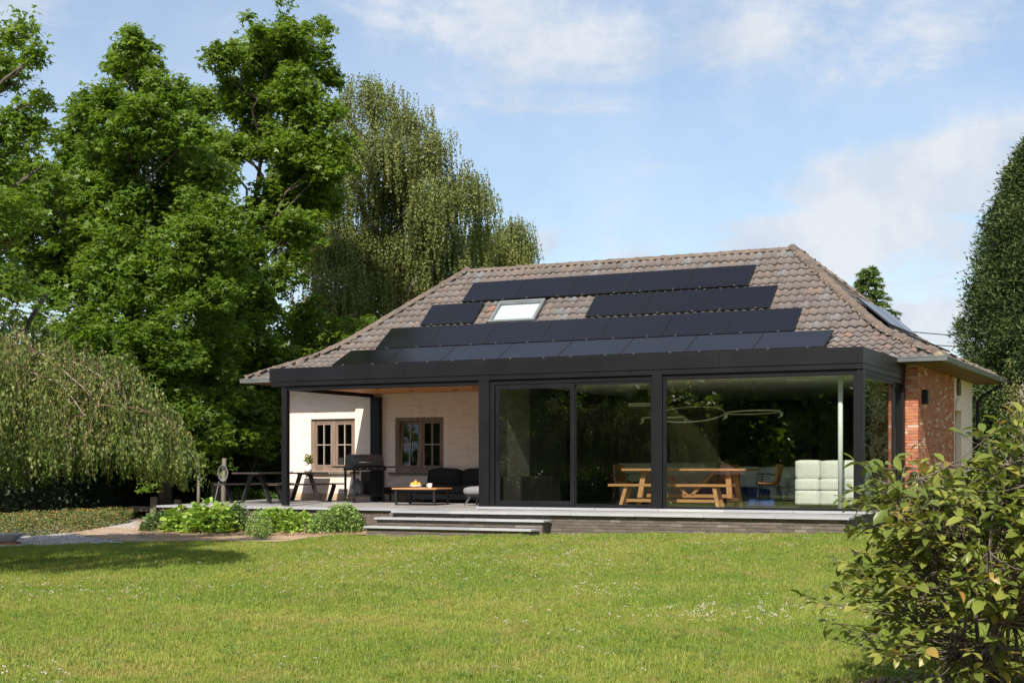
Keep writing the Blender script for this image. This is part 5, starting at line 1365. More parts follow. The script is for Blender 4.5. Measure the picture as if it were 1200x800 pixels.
# --- birches: leaves on hanging strands
def strand_tree(name, label, base, lobes, strands, lmin, lmax, leaf_size, step, m, bark, trunk_r, trunk_to, group=None, top_bias=.3, floor_z=None, wood=True):
    base = Vector(base); base.z = gnd(base)
    t = thing(name, label, 'tree', base, 0, group)
    lb = [(Vector(c) - base, r) for c, r in lobes]
    w = np.array([r ** 2 for _, r in lb]); w /= w.sum(); idx = npr.choice(len(lb), strands, p=w)
    P, T = [], MB()
    for num, i in enumerate(idx):
        if num % 9 == 0:
            c, r = lb[i]; d = Vector(npr.normal(size=3)).normalized(); d.z = d.z * .8 + top_bias
            s0_ = c + d * r * rng.uniform(.35, 1.12); L0_ = rng.uniform(lmin, lmax) * (.6 + .5 * r)
        s = s0_ + Vector((rng.gauss(0, .15), rng.gauss(0, .15), rng.gauss(0, .07))); L = L0_ * rng.uniform(.5, 1.1)
        out = Vector((d.x, d.y, 0)) * .18; k = int(L / step); ph = rng.uniform(0, 6)
        for j in range(k):
            q = j * step
            if floor_z is not None and s.z + base.z - q < floor_z: break
            P.append((s.x + out.x * min(q, .5) + .02 * math.sin(q * 5 + ph), s.y + out.y * min(q, .5) + .02 * math.cos(q * 4 + ph), s.z - q + .05 * math.exp(-q * 8)))
    P = np.array(P); n = len(P); P += npr.normal(0, step * .35, (n, 3))
    mats = rot_mats(npr.uniform(0, 2 * PI, n), npr.normal(-1.15, .45, n), npr.normal(0, .5, n))
    scatter('crown', *LEAF_DIAMOND, P, mats, npr.uniform(.7, 1.25, n) * leaf_size, m, t)
    tp = Vector(trunk_to) - base; tr = limb_path((0, 0, -.1), tp, .2, 9)
    MB().tube(tr, taper(trunk_r, .03, 9), 9).build('trunk', M[bark], t, smooth=True)
    if wood:
        mb = MB()
        for c, r in lb:
            hz = min(max((c.z - .8 * r - .5) / max(tp.z, .1), .15), .9); a = tr[int(hz * 9)]
            pth = limb_path(a, c + Vector((0, 0, r * .3)), .2, 6, .3); mb.tube(pth, taper(.07, .018, 6), 6)
            for q in range(5): mb.tube(limb_path(pth[rng.randint(2, 6)], c + Vector(npr.normal(0, r * .5, 3)), .1, 3, .1), taper(.02, .006, 3), 4, caps=False)
        mb.build('limbs', M[bark], t, smooth=True)
    return t
strand_tree('birch_tree', 'very tall olive green birch with hanging twigs behind the left end of the roof', sight(460, 560, 50),
    L_([(428, 108, 20), (400, 128, 18), (452, 122, 22), (480, 140, 24), (512, 165, 18), (405, 170, 28), (445, 175, 34), (495, 190, 30), (400, 225, 34), (455, 230, 38), (505, 240, 32), (525, 225, 16), (545, 215, 22), (560, 240, 20), (400, 285, 42), (455, 290, 42), (510, 290, 36), (550, 290, 28), (390, 345, 40), (440, 345, 40), (490, 330, 34), (370, 300, 26), (365, 390, 30), (420, 380, 30), (530, 320, 24)], 50, 1.5),
    9500, .7, 1.7, .078, .052, G['birch'], 'bark', .22, sight(450, 190, 50), top_bias=.35)
strand_tree('birch_tree', 'smaller rounded birch at the right of the tall one, above the ridge', sight(600, 560, 54),
    L_([(585, 285, 18), (605, 272, 15), (615, 290, 12), (600, 300, 20), (570, 300, 16), (560, 275, 10)], 54, .8), 1700, .8, 1.6, .075, .05, G['birch'], 'bark', .08, sight(600, 300, 54), top_bias=.35)
# foreground weeping birch: a drooping dome
KB = 20 / 16.2
wb_c = sight(-25, 549, 20)
LEAF_SLIM = ([(0, 0, 0), (.26, .42, .05), (0, 1, 0), (-.26, .42, .05)], [(0, 1, 2, 3)])
def weeping_birch():
    base = wb_c.copy(); base.z = gnd(base)
    t = thing('weeping_birch', 'low weeping birch whose drooping curtain of leaves hangs at the left', 'tree', base)
    eye = CAM.z - base.z; Rx, n_s = 2.36 * KB, 5200
    P = []; tips = []
    limb = MB(); twig = MB()
    mains = []
    for k in range(15):
        a = k / 15 * 2 * PI + rng.uniform(-.15, .15); rr = Rx * rng.uniform(.72, .98); zt = eye + rng.uniform(1.0, 1.42) * KB
        pts = []
        for j in range(11):
            q = j / 10; rad = rr * q; z = .9 + (zt - .9) * math.sin(min(q * 1.9, PI / 2)) if q < .82 else zt - (q - .82) ** 2 * 14
            if q >= .35: z = zt - 1.5 * max(q - .40, 0) ** 2 * 1.4
            else: z = .2 + (zt - .2) * math.sin(q / .35 * PI / 2)
            w = .09 * math.sin(q * 7 + k); pts.append(Vector((math.cos(a) * rad - math.sin(a) * w, math.sin(a) * rad + math.cos(a) * w, z + rng.gauss(0, .03))))
        limb.tube(pts, taper(.022, .005, 10), 7); mains.append(pts)
    for i in range(n_s):
        if i % 7 == 0: a0_ = rng.uniform(0, 2 * PI); r0_ = Rx * math.sqrt(rng.random()) ** .8 * (1 + .10 * math.sin(3 * a0_ + 1) + .06 * math.sin(7 * a0_)); dz0 = rng.uniform(-.16, .12); L0 = rng.uniform(.6, 2.1)
        a = a0_ + rng.gauss(0, .05) / max(r0_, .3); r = r0_ + rng.gauss(0, .05)
        f = min(r / Rx, 1)
        ztop = eye + KB * float(np.interp(r / Rx, [0, .33, .55, .72, .9, 1.05, 1.2], [1.52, 1.42, 1.22, .98, .62, .12, -.1])) + .13 * math.sin(a * 5 + r * 2.2) + dz0 + rng.uniform(-.04, .04)
        zb = eye - .12 + .15 * math.sin(a * 4 + 2) * f + rng.uniform(-.12, .42)
        L = L0 * rng.uniform(.7, 1.1)
        if f > .75: zend = max(zb, ztop - L * 1.5)
        else: zend = ztop - L
        zend = max(zend, zb); s = (math.cos(a) * r, math.sin(a) * r); ph = rng.uniform(0, 6); z = ztop; st = .036
        k = int((ztop - zend) / st); outx, outy = math.cos(a) * .12, math.sin(a) * .12
        if i % 7 == 0 and f > .3:
            j = rng.choice(mains); e = min(j, key=lambda p: (p.x - s[0]) ** 2 + (p.y - s[1]) ** 2)
            if (Vector((s[0], s[1], ztop)) - e).length < 1.0: twig.tube([e, Vector((s[0], s[1], ztop + .03)).lerp(e, .4) + Vector((0, 0, .06)), (s[0], s[1], ztop), (s[0] + outx, s[1] + outy, max(zend, ztop - .7))], [.009, .006, .004, .002], 4, caps=False)
        if i % 5 == 0 and k > 6: twig.tube([(s[0] + outx * min(dq, .6) + .018 * math.sin(dq * 9 + ph), s[1] + outy * min(dq, .6) + .018 * math.cos(dq * 8 + ph), ztop - dq) for dq in (0, k * st * .33, k * st * .66, k * st)], [.0035, .003, .002, .0015], 3, caps=False)
        for q in range(k):
            dq = q * st; P.append((s[0] + outx * min(dq, .6) + .018 * math.sin(dq * 9 + ph), s[1] + outy * min(dq, .6) + .018 * math.cos(dq * 8 + ph), ztop - dq))
    P = np.array(P); n = len(P); P += npr.normal(0, .016, (n, 3))
    mats = rot_mats(npr.uniform(0, 2 * PI, n), npr.normal(-1.25, .4, n), npr.normal(0, .5, n))
    scatter('crown', LEAF_SLIM[0], LEAF_SLIM[1], P, mats, npr.uniform(.6, 1.3, n) * .056, G['weeping'], t)
    MB().tube(limb_path((0, 0, -.1), (.1, .05, eye + .9), .05, 6), taper(.13, .06, 6), 10).build('trunk', M['birch_bark'], t, smooth=True)
    limb.build('limbs', M['bark_pale'], t, smooth=True); twig.build('twigs', M['reddish_twig'], t)
    return t
weeping_birch()
clump_tree('young_shrub', 'loose yellow-green sprays poking out above the weeping birch', 'shrub', sight(-70, 560, 23.5), L_([(20, 375, 22), (55, 392, 14), (145, 415, 13), (150, 432, 14), (-30, 360, 30), (0, 400, 30)], 23.5, .5), 1700, LEAF_OVAL, .075, G['yellowgreen'], .2, 20, trunk_r=.015, shell=.2, bark='branch')

# --- conifers at the right
def cone_tree(name, label, base, H, profile, n, m, size, trunk_r=.25):
    """profile(h in 0..1) -> radius; sprays pack the surface with lumps and hollows"""
    base = Vector(base); base.z = gnd(base); t = thing(name, label, 'tree', base)
    nc = n // 26
    h = npr.random(nc) ** .85; a = npr.uniform(0, 2 * PI, nc)
    Rr = np.array([profile(v) for v in h]); lump = 1 + .10 * np.sin(a * 5 + h * 23) + .10 * np.sin(a * 9 - h * 41) + .07 * np.sin(a * 17 + h * 90) + npr.normal(0, .05, nc)
    Rr = Rr * lump * (1 - .28 * npr.random(nc) ** 2)
    C = np.stack([np.cos(a) * Rr, np.sin(a) * Rr, h * H], -1)
    li = np.repeat(np.arange(nc), 26); k = len(li)
    off = npr.normal(size=(k, 3)) * [.12, .12, .13]
    pos = C[li] + off; A_ = a[li]
    yaw = A_ - PI / 2 + npr.normal(0, .8, k); mats = rot_mats(yaw, npr.normal(.35, .5, k), npr.normal(0, .7, k))
    scatter('crown', *SPRAY, pos, mats, npr.uniform(.7, 1.4, k) * size, m, t)
    # dark woody heart
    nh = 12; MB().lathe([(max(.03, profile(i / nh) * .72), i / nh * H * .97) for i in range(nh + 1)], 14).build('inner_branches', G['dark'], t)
    MB().tube([(0, 0, -.1), (0, 0, H * .5)], [trunk_r, trunk_r * .6], 9).build('trunk', M['bark'], t, True)
    return t
def cprof(h):
    return float(np.interp(h, [0, .12, .35, .6, .8, .92, .97, 1], [1.75, 2.05, 2.0, 1.62, 1.05, .55, .3, .04]))
cone_tree('cypress_tree', 'dense dark green cypress column towering at the right edge', sight(1214, 560, 40), 9.9, cprof, 125000, G['conifer'], .13)
cone_tree('cypress_tree', 'second broader cypress mostly beyond the right edge', sight(1330, 560, 43), 8.6, lambda h: cprof(h) * 1.35, 36000, G['conifer'], .16)
# young cedar behind the roof, tiered drooping branches
def cedar():
    base = sight(1018, 560, 58); base.z = gnd(base); H = (549 - 316) / 1700 * 58 + .76 + .6
    t = thing('cedar_tree', 'small feathery conifer peeping over the right hip of the roof', 'tree', base)
    wood = MB(); wood.tube([(0, 0, 0), (0, 0, H * .97)], [.18, .02], 8); wood.build('trunk', M['bark'], t, True)
    P, Y_, Pi = [], [], []; lm = MB()
    for k in range(64):
        z = H * (1 - .42 * (k / 64) ** 1.1) - .05; a = k * 2.4 + rng.uniform(-.3, .3); L = .22 + (H - z) * .52 * rng.uniform(.7, 1.2)
        e = Vector((math.cos(a) * L, math.sin(a) * L, L * .18)); pts = [Vector((0, 0, z)) + e * q + Vector((0, 0, -.28 * L * q * q)) for q in np.linspace(0, 1, 6)]
        lm.tube(pts, taper(.03, .006, 5), 5)
        for q in np.linspace(.12, 1, int(18 + 22 * L)):
            p = Vector((0, 0, z)) + e * q + Vector((0, 0, -.28 * L * q * q))
            for s in range(5):
                P.append((p.x + rng.gauss(0, .05), p.y + rng.gauss(0, .05), p.z + rng.gauss(0, .03))); Y_.append(a - PI / 2 + rng.choice((-1, 1)) * rng.uniform(.3, 1.1)); Pi.append(rng.gauss(-.15, .35))
    n = len(P); scatter('crown', *SPRAY, np.array(P), rot_mats(np.array(Y_), np.array(Pi), npr.normal(0, .4, n)), npr.uniform(.13, .24, n), G['cedar'], t)
    lm.build('limbs', M['bark'], t)
cedar()
strand_tree('weeping_shrub', 'yellow-green weeping shrub at the right edge below the cypress', sight(1200, 560, 24),
    L_([(1200, 462, 22), (1215, 475, 26), (1190, 480, 14), (1235, 470, 26), (1250, 490, 30), (1200, 500, 20)], 24, .3), 620, .35, .8, .04, .05, foliage('willow_leaf', [(.12, .13, .035), (.17, .17, .05), (.22, .2, .07)], .3), 'bark_pale', .06, sight(1210, 465, 24), top_bias=.4)

# --- hedges and dark undergrowth: leafy boxes with uneven tops
def hedge(name, label, pts, h, th, n, m, size, cat='hedge', leaf=LEAF_OVAL, rough=.12, core=True, group=None):
    """pts: polyline (Vectors) ; leaves over a lumpy core"""
    P_ = [Vector((p.x, p.y, gzf(p.x, p.y))) for p in pts]; base = P_[0].copy(); t = thing(name, label, cat, base, 0, group)
    d = np.r_[0, np.cumsum([(b - a).length for a, b in zip(P_[:-1], P_[1:])])]; T = d[-1]
    X = np.array([p.x for p in P_]) - base.x; Y = np.array([p.y for p in P_]) - base.y
    s = npr.uniform(0, T, n); cx_ = np.interp(s, d, X); cy_ = np.interp(s, d, Y)
    tx = np.interp(s + .05, d, X) - np.interp(s - .05, d, X); ty = np.interp(s + .05, d, Y) - np.interp(s - .05, d, Y); L = np.hypot(tx, ty) + 1e-9; nx, ny = -ty / L, tx / L
    hh = (h if not callable(h) else np.array([h(v / T) for v in s])) * (1 + .05 * np.sin(s * 2.1) + .04 * np.sin(s * 5.3))
    face = npr.random(n); side = np.where(npr.random(n) < .5, -1, 1)
    lat = np.where(face < .7, side * th / 2 * (1 + .15 * np.sin(s * 3 + side)), npr.uniform(-th / 2, th / 2, n)); z = np.where(face < .7, npr.uniform(0, 1, n) * hh, hh * (1 - .0))
    lat += npr.normal(0, rough, n); z = np.maximum(z + npr.normal(0, rough, n), .02)
    pos = np.stack([cx_ + nx * lat, cy_ + ny * lat, z], -1)
    scatter('foliage', *leaf, pos, leaf_frames(n), npr.uniform(.7, 1.3, n) * size, m, t)
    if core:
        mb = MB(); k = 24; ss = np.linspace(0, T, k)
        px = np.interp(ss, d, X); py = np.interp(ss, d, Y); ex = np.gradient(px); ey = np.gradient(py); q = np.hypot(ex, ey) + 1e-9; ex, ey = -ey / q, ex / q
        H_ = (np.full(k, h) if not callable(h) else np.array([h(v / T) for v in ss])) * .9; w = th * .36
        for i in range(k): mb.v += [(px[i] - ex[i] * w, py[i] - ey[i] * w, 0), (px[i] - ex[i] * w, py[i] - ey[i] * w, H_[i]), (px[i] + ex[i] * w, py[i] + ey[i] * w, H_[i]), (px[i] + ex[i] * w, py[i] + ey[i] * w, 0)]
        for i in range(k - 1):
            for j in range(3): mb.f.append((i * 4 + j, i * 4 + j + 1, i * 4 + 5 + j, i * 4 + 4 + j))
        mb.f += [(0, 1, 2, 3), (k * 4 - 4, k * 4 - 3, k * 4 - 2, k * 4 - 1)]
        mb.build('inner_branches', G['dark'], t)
    return t
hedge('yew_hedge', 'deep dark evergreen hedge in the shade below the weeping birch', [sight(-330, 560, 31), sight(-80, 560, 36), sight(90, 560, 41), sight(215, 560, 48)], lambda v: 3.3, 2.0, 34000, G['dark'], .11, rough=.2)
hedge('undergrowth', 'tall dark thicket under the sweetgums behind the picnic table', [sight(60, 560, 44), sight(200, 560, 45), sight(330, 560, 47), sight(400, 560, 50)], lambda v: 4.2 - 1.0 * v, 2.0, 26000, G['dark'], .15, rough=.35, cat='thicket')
hedge('laurel_hedge', 'clipped bright green hedge behind the picnic table', [sight(252, 560, 41), sight(300, 560, 40.5), sight(352, 560, 40)], .62, .9, 7000, G['laurel'], .085, rough=.06)
clump_tree('laurel_shrub', 'grey-green shrub showing between the picnic table and the dark thicket', 'shrub', sight(306, 560, 43), L_([(290, 500, 16), (310, 480, 16), (318, 510, 16), (300, 535, 18), (322, 455, 14)], 43, .4), 1600, LEAF_OVAL, .12, foliage('holly_leaf', [(.05, .075, .04), (.09, .12, .07)], .1, .3), .3, 22, trunk_r=.05, shell=.2)
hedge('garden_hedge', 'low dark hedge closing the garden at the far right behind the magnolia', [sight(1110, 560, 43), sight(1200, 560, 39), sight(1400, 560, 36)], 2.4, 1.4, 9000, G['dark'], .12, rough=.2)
# far-off wood that closes the horizon
def far_wood(name, label, a0, a1, dist, h, n, m):
    """a belt of distant trees, angles measured from the photographer's axis"""
    nc = n // 30; a = npr.uniform(a0, a1, nc); dd = dist + npr.uniform(-6, 6, nc); hh = h * (.75 + .18 * np.sin(a * 23) + .12 * np.sin(a * 57 + 1))
    r = npr.random(nc) ** .6; X = CAM.x + np.sin(-YAW + a) * dd; Y = CAM.y + np.cos(-YAW + a) * dd
    C = np.stack([X, Y, -.6 + hh * r], -1); li = np.repeat(np.arange(nc), 30); k = len(li); pos = C[li] + npr.normal(size=(k, 3)) * [.7, .7, .5]
    o = scatter(name, *LEAF_DIAMOND, pos, leaf_frames(k), npr.uniform(.35, .7, k), m); return tag(o, label, kind='stuff')
far_wood('far_trees', 'belt of distant dark green trees closing the view at the left', R(-26), R(-6), 78, 6.5, 26000, G['sweetgum_far'])
far_wood('far_trees', 'belt of distant trees low behind the house at the right', R(8), R(26), 80, 4.6, 14000, G['sweetgum_far'])

# --- bed plants in front of the terrace
def bed_plant(label, a, b, w, h, n, m, size, leaf=LEAF_OVAL, name='leafy_perennial', stems=14, mound=.6, cat='plant', flowers=0, group='plants in the terrace bed'):
    x, y = on_ground(a, b, gzf(*on_ground(a, b, -.58))); base = Vector((x, y, gzf(x, y))); t = thing(name, label, cat, base, 0, group)
    d = in_sphere(n); d[:, 2] = np.abs(d[:, 2]); r = npr.uniform(.35, 1, n) ** .5; pos = d * r[:, None] * [w / 2, w / 2, h]
    pos[:, 2] += .03; yaw = np.arctan2(pos[:, 1], pos[:, 0]) - PI / 2 + npr.normal(0, .6, n)
    mats = rot_mats(yaw, npr.normal(.15, .5, n), npr.normal(0, .45, n))
    scatter('leaves', *leaf, pos, mats, npr.uniform(.6, 1.25, n) * size, m, t)
    mb = MB()
    for k in range(stems):
        q = Vector(pos[rng.randrange(n)]); mb.tube([(q.x * .15, q.y * .15, 0), (q.x * .6, q.y * .6, q.z * .6), q], [.008, .006, .003], 4, caps=False)
    mb.build('stems', m, t)
    if flowers:
        k = flowers; d2 = in_sphere(k); d2[:, 2] = np.abs(d2[:, 2]); scatter('flowers', *LEAF_OVAL, d2 * [w / 2, w / 2, h * 1.02] + [0, 0, .04], leaf_frames(k), npr.uniform(.05, .08, k), G['clover'], t)
    return t
BR, SD, HB = G['broad'], G['sedum'], G['herb']
bed_plant('dull green low plant at the far left end of the bed', 190, 623, .9, .42, 700, HB, .10)
bed_plant('broad leaved light green plant left in the bed, with one white bloom', 216, 624, .85, .56, 330, BR, .15, flowers=4)
bed_plant('largest broad leaved bright green plant of the bed', 243, 625.5, .95, .66, 480, BR, .15, flowers=3)
bed_plant('broad leaved plant with yellowed leaves right of the largest one', 266, 624, .8, .62, 320, BR, .14)
bed_plant('tall pale stemmed perennial at the right end of the broad leaved clump', 280, 624, .5, .66, 700, HB, .055)
bed_plant('low bright green leafy plant directly under the left terrace post', 325, 625, .95, .52, 620, BR, .12)
bed_plant('bright green leafy plant with yellow tips left of the round sedum', 350, 625, .9, .44, 420, BR, .12)
bed_plant('feathery pale green herb standing forward in the mulch', 303, 629, .5, .55, 1000, SD, .045)
bed_plant('round grey-green sedum mound at the left end of the steps', 401, 624.5, .95, .60, 3600, SD, .065)
bed_plant('small grey-green sedum clump at the foot of the round mound', 378, 626, .55, .48, 1300, SD, .05)
bed_plant('tiny tuft of pale leaves at the front edge of the mulch', 306, 632.5, .28, .16, 130, SD, .05)
# flower border along the path
def border():
    A_ = np.array([on_ground(a, b) for a, b in ((-260, 640), (-40, 630), (0, 629), (40, 628.5), (90, 624), (120, 619), (150, 613))]); B_ = np.array([on_ground(a, b) for a, b in ((-260, 622), (-40, 616), (0, 614), (40, 612), (90, 608), (120, 605), (165, 604))])
    n = 30000; t_ = npr.random(n) * 6; w = npr.random(n); i = np.minimum(t_.astype(int), 5); f = (t_ - i)[:, None]
    p = (A_[i] * (1 - f) + A_[i + 1] * f) * (1 - w[:, None]) + (B_[i] * (1 - f) + B_[i + 1] * f) * w[:, None]
    prof = np.minimum(1, np.minimum(w, 1 - w) * 6 + .15); hgt = .30 * prof * (1 + .12 * np.sin(p[:, 0] * 3) + .1 * np.sin(p[:, 1] * 4.1)); z = gz(p[:, 0], p[:, 1]) + hgt * npr.random(n) ** .35
    o = scatter('ground_cover', *LEAF_OVAL, np.c_[p, z], leaf_frames(n), npr.uniform(.035, .07, n), G['cover']); tag(o, 'low border of small leaved flowering shrubs along the gravel path', kind='stuff')
    k = npr.choice(n, 420, replace=False); zz = gz(p[k, 0], p[k, 1]) + hgt[k] + .01
    o = scatter('border_flowers', *LEAF_OVAL, np.c_[p[k], zz], leaf_frames(420), npr.uniform(.03, .06, 420), G['flower']); tag(o, 'scattered orange blooms on the low border', kind='stuff')
border()
# stone trough on red bricks at the very left
tx_, ty_ = on_ground(-8, 637); tz = gzf(tx_, ty_)
tr = thing('stone_trough', 'grey stone trough with sloping ends at the far left edge of the lawn', 'trough', (tx_, ty_, tz + .055), YAW)
mb = MB(); A4 = [(-.62, -.2), (.36, -.2), (.36, .2), (-.62, .2)]
lo = [(x_ * 1.0 - (.0), y_ * .8) for x_, y_ in A4]; hi = [(-.7, -.24), (.52, -.24), (.52, .24), (-.7, .24)]; ih = [(-.64, -.18), (.46, -.18), (.46, .18), (-.64, .18)]
mb.add([(a, b, 0) for a, b in lo] + [(a, b, .15) for a, b in hi] + [(a, b, .15) for a, b in ih] + [(a, b, .05) for a, b in [(x_ * .9, y_ * .7) for x_, y_ in ih]],
       [(0, 1, 2, 3), (0, 1, 5, 4), (1, 2, 6, 5), (2, 3, 7, 6), (3, 0, 4, 7), (4, 5, 9, 8), (5, 6, 10, 9), (6, 7, 11, 10), (7, 4, 8, 11), (8, 9, 13, 12), (9, 10, 14, 13), (10, 11, 15, 14), (11, 8, 12, 15), (12, 13, 14, 15)])
mb.build('basin', M['bluestone'], tr, bevel=.01)
for k in range(5): 
    MB().box(-.6 + k * .215, -.6 + k * .215 + .2, -.26, -.15, -.055, -.003).build('brick', M['red_brick'], tr, bevel=.004)
    MB().box(-.6 + k * .215, -.6 + k * .215 + .2, .05, .16, -.055, -.003).build('brick', M['red_brick'], tr, bevel=.004)

# --- old fence and post behind the terrace end
fp = sight(205, 560, 38.5); fp.z = gnd(fp)
fe = thing('wooden_fence', 'weathered low wooden fence with thick posts and leaning pickets in the shade', 'fence', fp, YAW)
def U(a, dx=0): return (a - 205) / 1700 * 38.5
for a, h, w in ((180, .62, .17), (208, .55, .16), (246, .55, .16)): MB().bar((U(a), 0, -.05), (U(a) + rng.gauss(0, .02), 0, h), w, w).build('post', M['fence_wood'], fe, bevel=.02)
MB().bar((U(150), .08, .30), (U(252), .08, .27), .05, .14).build('rail', M['fence_wood'], fe, bevel=.008)
for a in (251, 255.5, 260, 264): MB().bar((U(a), .3, -.05), (U(a) - .12, .3, 1.0), .08, .02, (0, 1, 0)).build('picket', M['fence_wood'], fe)
po = thing('wooden_pole', 'slim grey wooden pole between the fence posts', 'pole', sight(232, 560, 37) * Vector((1, 1, 0)).x if False else (sight(232, 560, 37).x, sight(232, 560, 37).y, gnd(sight(232, 560, 37))))
MB().tube([(0, 0, -.1), (.02, 0, .8), (0, 0, 1.75)], [.045, .04, .035], 8).build('shaft', M['fence_wood'], po, True)
hpx = sight(262.5, 560, 35.5); hpx.z = gnd(hpx)
hpst = thing('hose_post', 'taller wooden post with a pale coiled hose hung on it, left of the picnic table', 'post', hpx)
MB().tube([(0, 0, -.1), (-.015, 0, .8), (.01, 0, 1.62)], [.065, .06, .05], 9).build('shaft', M['fence_wood'], hpst, True)
cw = thing('garden_hose', 'pale coiled hose hanging from the wooden post', 'hose', (hpx.x, hpx.y, hpx.z + 1.25), YAW)
mb = MB()
for k in range(5): mb.tube([(.12 * math.cos(t) * (1 + .06 * k) * .8, -.09 - .012 * k, .16 * math.sin(t) * (1 + .05 * k)) for t in np.linspace(0, 2 * PI, 20, endpoint=False)], .011, 5, closed=True)
mb.tube([(-.1, -.1, -.2), (-.2, -.15, -.7), (-.5, -.2, -1.1), (-.9, -.2, -1.22)], .011, 5); mb.build('coil', M['hose'], cw, True)
# --- overhead wires behind the roof
for k, (a0, b0, a1, b1) in enumerate(((960, 372, 1140, 391), (960, 388, 1140, 402))):
    p, q = sight(a0, b0, 66), sight(a1 + 60, b1 + 3, 60); d = (q - p); p = p - d * .3; q = q + d * .3
    pts = [p.lerp(q, t) + Vector((0, 0, -.25 * math.sin(t * PI))) for t in np.linspace(0, 1, 14)]
    o = MB().tube(pts, .022, 5).build('power_line', M['cable']); tag(o, ['upper black overhead wire right of the roof', 'lower black overhead wire right of the roof'][k], 'wire', 'overhead wires')

# ------------------------------------------------------------------ magnolia in the right foreground
def magnolia():
    base = sight(1160, 549, 8.6); base.z = gnd(base)
    t = thing('magnolia_shrub', 'large leaved magnolia shrub filling the lower right corner', 'shrub', base)
    C = Vector((0, 0, (549 - 664) / 1700 * 8.6 + CAM.z - base.z)); RX, RZ = .93, .84
    # leaf: folded along the midrib, curved down to the tip
    us = [(0, 0), (.12, .15), (.24, .45), (.20, .75), (.0, 1.0)]
    V, F = [], []
    def zc(v): return .10 * v - .30 * v * v
    for w, v in us[:-1]: V += [(-w, v, zc(v) + .32 * w), (0, v, zc(v)), (w, v, zc(v) + .32 * w)]
    V.append((0, 1.0, zc(1)))
    for i in range(3):
        for j in range(2): a = i * 3 + j; F.append((a, a + 1, a + 4, a + 3))
    F += [(9, 10, 12, 12), (10, 11, 12, 12)]
    tv = np.array(V)
    # quads plus two triangles written as quads of zero width would be degenerate, so split everything into triangles
    T3 = []
    for f in F:
        if f[2] == f[3]: T3.append(f[:3])
        else: T3 += [(f[0], f[1], f[2]), (f[0], f[2], f[3])]
    tf = np.array(T3)
    wood = MB(); mains = []
    for k in range(14):
        a = k * 2.4 + rng.uniform(-.3, .3); el = rng.uniform(.25, 1.25)
        e = C + Vector((math.cos(a) * math.cos(el) * RX, math.sin(a) * math.cos(el) * RX, (math.sin(el) * 1.5 - .5) * RZ)) * .85
        pts = limb_path((rng.gauss(0, .05), rng.gauss(0, .05), 0), e, .10, 8, .0); wood.tube(pts, taper(.017, .005, 8), 7); mains += pts[2:]
    P, Mx, S = [], [], []
    for w in range(980):
        d = Vector(npr.normal(size=3)).normalized(); 
        if d.z < -.3 and rng.random() < .5: d.z *= -1
        lump = 1 + .13 * math.sin(4 * math.atan2(d.y, d.x) + 2) + .10 * math.sin(7 * d.z + 3 * d.x)
        tip = C + Vector((d.x * RX * (1 + .12 * max(d.z, 0)), d.y * RX, d.z * RZ)) * rng.uniform(.42, 1.0) ** .6 * lump
        tip += RGT * ((tip.z - C.z) * .20)
        if tip.z < .05: tip.z = rng.uniform(.05, .3)
        cand = sorted(mains, key=lambda p: (p - tip).length * (1 if p.z < tip.z + .1 else 1.6))[:9]; a = rng.choice(cand)
        pts = limb_path(a, tip, .06, 4, -.04); wood.tube(pts, taper(.006, .002, 4), 5, caps=False)
        dirn = (pts[-1] - pts[-2]).normalized(); dirn = (dirn + Vector((d.x, d.y, .15)) * .8).normalized()
        nl = rng.randint(3, 6); a0 = rng.uniform(0, 6)
        for q in range(nl):
            ang = a0 + q * 2.4; side = dirn.cross(Vector((0, 0, 1))); side = side.normalized() if side.length > .05 else Vector((1, 0, 0)); u2 = side.cross(dirn)
            y = (dirn * rng.uniform(.25, .9) + (side * math.cos(ang) + u2 * math.sin(ang) * .5) * rng.uniform(.6, 1.0) + Vector((0, 0, -.12))).normalized()
            up = Vector((rng.gauss(0, .35), rng.gauss(0, .35), 1)); x = y.cross(up).normalized(); z = x.cross(y)
            P.append(tuple(pts[-1] - dirn * .03 * q)); Mx.append([[x[i], y[i], z[i]] for i in range(3)]); S.append(rng.choice((rng.uniform(.05, .08), rng.uniform(.07, .12), rng.uniform(.09, .13))))
    P, Mx, S = np.array(P), np.array(Mx), np.array(S)
    # the leaves nearest the photographer are objects of their own
    dist = (P @ np.array(FWD)) ; order = np.argsort(dist)
    ctr = np.abs(P @ np.array(RGT)); 
    variants = []
    for v in range(3):
        tvv = tv.copy(); tvv[:, 0] *= 1 + .12 * (v - 1); tvv[:, 2] += (.05 * (v - 1)) * tvv[:, 1] ** 2 + .03 * v * np.sin(tvv[:, 1] * 5)
        me = bpy.data.meshes.new('leaf'); me.from_pydata([tuple(q) for q in tvv], [], [tuple(int(i) for i in f) for f in tf]); me.materials.append(G['magnolia'])
        for p in me.polygons: p.use_smooth = True
        variants.append(me)
    for i in order[:300]:
        o = bpy.data.objects.new('leaf', variants[i % 3]); col.objects.link(o); o.parent = t
        m3 = Matrix([list(Mx[i][r]) for r in range(3)]).to_4x4(); o.matrix_local = Matrix.Translation(P[i]) @ m3 @ Matrix.Scale(S[i], 4)
    r_ = order[300:]
    o = scatter('leaves', tv, tf, P[r_], Mx[r_], S[r_], G['magnolia'], t); o['kind'] = 'stuff'
    wood.build('branches', M['branch'], t, smooth=True)
magnolia()
clump_tree('dark_shrub', 'darker leafy shrub behind the magnolia in the lower right corner', 'shrub', sight(1230, 549, 9.6), L_([(1220, 640, 60), (1190, 720, 60), (1240, 740, 70), (1250, 600, 50)], 9.6, .2), 1500, LEAF_OVAL, .09, G['magnolia'], .2, 20, trunk_r=.03, shell=.2, bark='bark_pale')

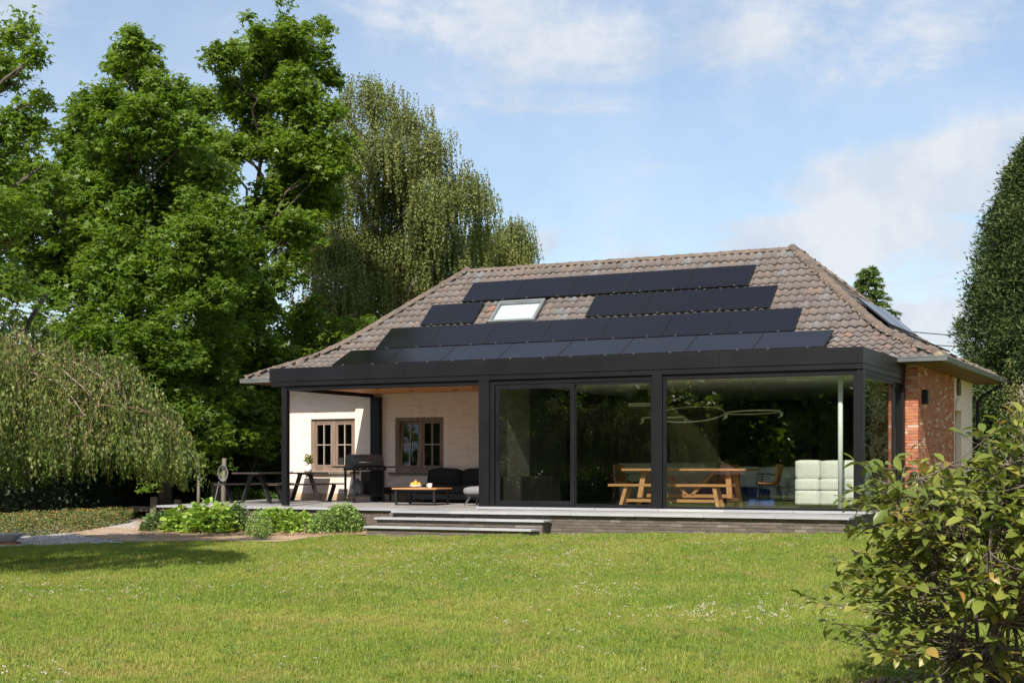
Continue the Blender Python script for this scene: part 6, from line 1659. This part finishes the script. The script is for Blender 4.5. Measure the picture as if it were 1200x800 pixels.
# ------------------------------------------------------------------ the garden behind the photographer, mirrored in the glass
def behind(a, d):
    """a point seen in the glass: survey angle a and apparent distance d, folded back over the facade plane"""
    p = sight(a, 549, d); return Vector((p.x, -p.y, 0))
specs = [(420, 66, 9.5, 3.6), (560, 70, 11.5, 4.4), (655, 72, 10, 4.0), (740, 66, 12, 4.2), (880, 74, 9.5, 3.8), (960, 70, 10.5, 4.2), (1080, 72, 12, 4.6), (1250, 74, 11, 4.5)]
for k, (a, d, H, r) in enumerate(specs):
    b = behind(a, d); b.z = -.62
    lobes = []
    for j in range(9):
        q = rng.uniform(0, 6.28); rr = r * rng.uniform(.2, .75); lobes.append((Vector((b.x + math.cos(q) * rr, b.y + math.sin(q) * rr, -.6 + H * (.22 + .68 * j / 8))), r * rng.uniform(.35, .6)))
    clump_tree('mirrored_tree', ['dense', 'tall', 'broad', 'very tall', 'round', 'spreading', 'wide', 'distant'][k] + ' garden tree opposite the house, seen only as a reflection in the glass', 'tree', b, lobes, 9000, LEAF_DIAMOND, .34, G['sweetgum_far'], .7, 40, trunk_r=.3, shell=.2)
def flat_hedge(a, b): return [a, a.lerp(b, .5), b]
hedge('mirrored_hedge', 'garden hedge opposite the glass room, seen only as a reflection', [behind(470, 50), behind(600, 48), behind(770, 51)], 1.45, 1.2, 14000, G['laurel'], .10, rough=.12)
hedge('mirrored_hedge', 'taller boundary hedge opposite the house, seen only as a reflection', [behind(250, 80), behind(700, 84), behind(1150, 82), behind(1500, 78)], 8.0, 3.0, 30000, G['dark'], .36, rough=.35)
# neighbour's house with a maroon roof, mirrored right of the central post
nb = behind(812, 62); nh = thing('neighbour_house', 'neighbouring house with a maroon hipped roof, seen only as a reflection in the glass', 'house', (nb.x, nb.y, -.62), YAW * -1)
MB().box(-2.9, 1.6, -2.2, 2.2, 0, 1.2).build('wall', M['red_brick'], nh)
mb = MB(); mb.add([(-3.2, -2.5, 1.15), (1.9, -2.5, 1.15), (1.9, 2.5, 1.15), (-3.2, 2.5, 1.15), (-1.1, 0, 2.5), (-.3, 0, 2.5)], [(0, 1, 5, 4), (1, 2, 5), (2, 3, 4, 5), (3, 0, 4), (0, 3, 2, 1)])
mb.build('roof', noisy('maroon_roof_tiles', (.16, .04, .05), (.26, .08, .09), 5, .8, .5, 20, coord='P'), nh)
